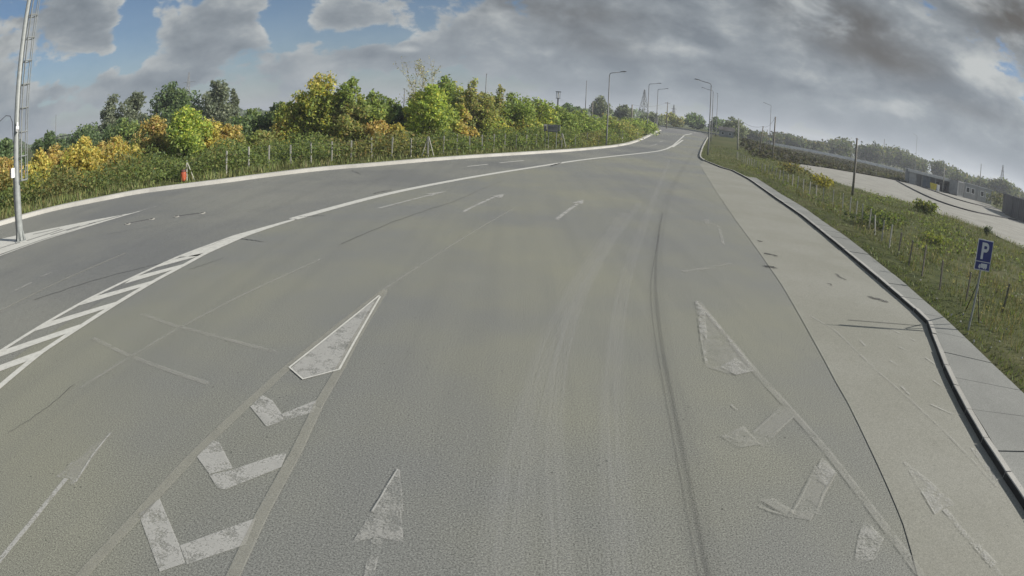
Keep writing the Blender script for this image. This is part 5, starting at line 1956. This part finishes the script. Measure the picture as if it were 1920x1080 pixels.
cabin('dark grey site cabin joined to the right end of the shed', (1794, 367.5), (1805, 370), 2.85, 'shed', (), 'site_cabin', 'cabin')
cabin('pale grey site cabin with two windows, left one of the pair', (1806, 370.2), (1830, 376.5), 2.9, 'cabin', (.28, .68))
cabin('pale grey site cabin with two windows, right one of the pair', (1830.8, 376.7), (1858, 384), 2.9, 'cabin', (.32, .68))
cabin('dark shipping container at the right end of the yard, nearer the cabins', (1879, 397.5), (1896, 407), 3.1, 'container', (), 'shipping_container', 'container')
cabin('dark shipping container at the right edge of the picture', (1897, 407.5), (1935, 424), 3.1, 'container', (), 'shipping_container', 'container')

# far roadside concrete barrier beyond the field, far shed by the junction, overpass on the left skyline
bl = [AT(px, d) for px, d in ((1448, 290), (1470, 286), (1503, 280), (1564, 272), (1623, 262), (1675, 250), (1704, 235))]
bar = solid_strip('concrete_barrier', resample(bl, 6), .8, .0, 1.25, M['farwall'], None, 1)
tag(bar, 'long pale concrete barrier beyond the dark field', 'barrier')


def far_house():
    P = AT(1362, 150)
    root = tag(empty('small_house', P, -.3), 'small grey house half hidden behind the right lamp posts', 'house')
    L, W, h = 3.6, 3.0, 1.7
    MB().box((0, 0, h / 2), (L, W, h)).build('wall', M['shed'], root)
    MB().add([(-L / 2 - .3, -W / 2 - .3, h), (L / 2 + .3, -W / 2 - .3, h), (L / 2 + .3, W / 2 + .3, h), (-L / 2 - .3, W / 2 + .3, h), (-L / 2 - .3, 0, h + .9), (L / 2 + .3, 0, h + .9)],
             [(0, 1, 5, 4), (2, 3, 4, 5), (0, 4, 3), (1, 2, 5), (3, 2, 1, 0)]).build('roof', M['roofrust'], root)
    for x in (-1.2, 1.1):
        w = MB().box((x * .8, -W / 2 - .03, .95), (.7, .06, .7)).build('window', M['white_plastic'], root)
        MB().box((x * .8, -W / 2 - .07, .95), (.55, .02, .55)).build('pane', M['glass'], w)


far_house()


def overpass():
    a, b = AT(88, 130), AT(150, 112)
    L, rz, n = frame_from(a, b)
    root = tag(empty('overpass', a, rz), 'dark overpass deck glimpsed above the yellow bushes on the far left', 'bridge')
    z = top_at(120, 262, 120)
    MB().box((L / 2, 2, z), (L, 5, .5)).build('deck', M['lamp_steel'], root)
    MB().box((L / 2, -.4, z + .75), (L, .08, .12)).build('guard_rail', M['dark_metal'], root)
    for f in (.1, .35, .6, .85):
        MB().box((f * L, -.4, z + .5), (.1, .1, .5)).build('rail_post', M['dark_metal'], root)
        MB().box((f * L, 2, z / 2 - .12), (.5, 2.5, z - .25)).build('pier', M['lamp_steel'], root)


overpass()


# ================================================================== thin autumn haze in the air
def haze():
    m, N, L = new_mat('haze_air')
    pv = N.new('ShaderNodeVolumePrincipled')
    pv.inputs['Density'].default_value = 0.0006
    pv.inputs['Color'].default_value = (0.86, 0.91, 1.0, 1)
    pv.inputs['Anisotropy'].default_value = 0.2
    o = N.new('ShaderNodeOutputMaterial'); L.new(pv.outputs[0], o.inputs['Volume'])
    g = ground.data
    co = np.zeros(len(g.vertices) * 3, dtype=np.float32); g.vertices.foreach_get('co', co); co = co.reshape(-1, 3)
    lo, hi = co.min(0), co.max(0)
    z0, z1 = float(lo[2]) - 1.0, 38.0
    b = MB().box(((lo[0] + hi[0]) / 2, (lo[1] + hi[1]) / 2, (z0 + z1) / 2), (hi[0] - lo[0] + 20, hi[1] - lo[1] + 20, z1 - z0)).build('haze', m)
    tag(b, kind='stuff')


haze()
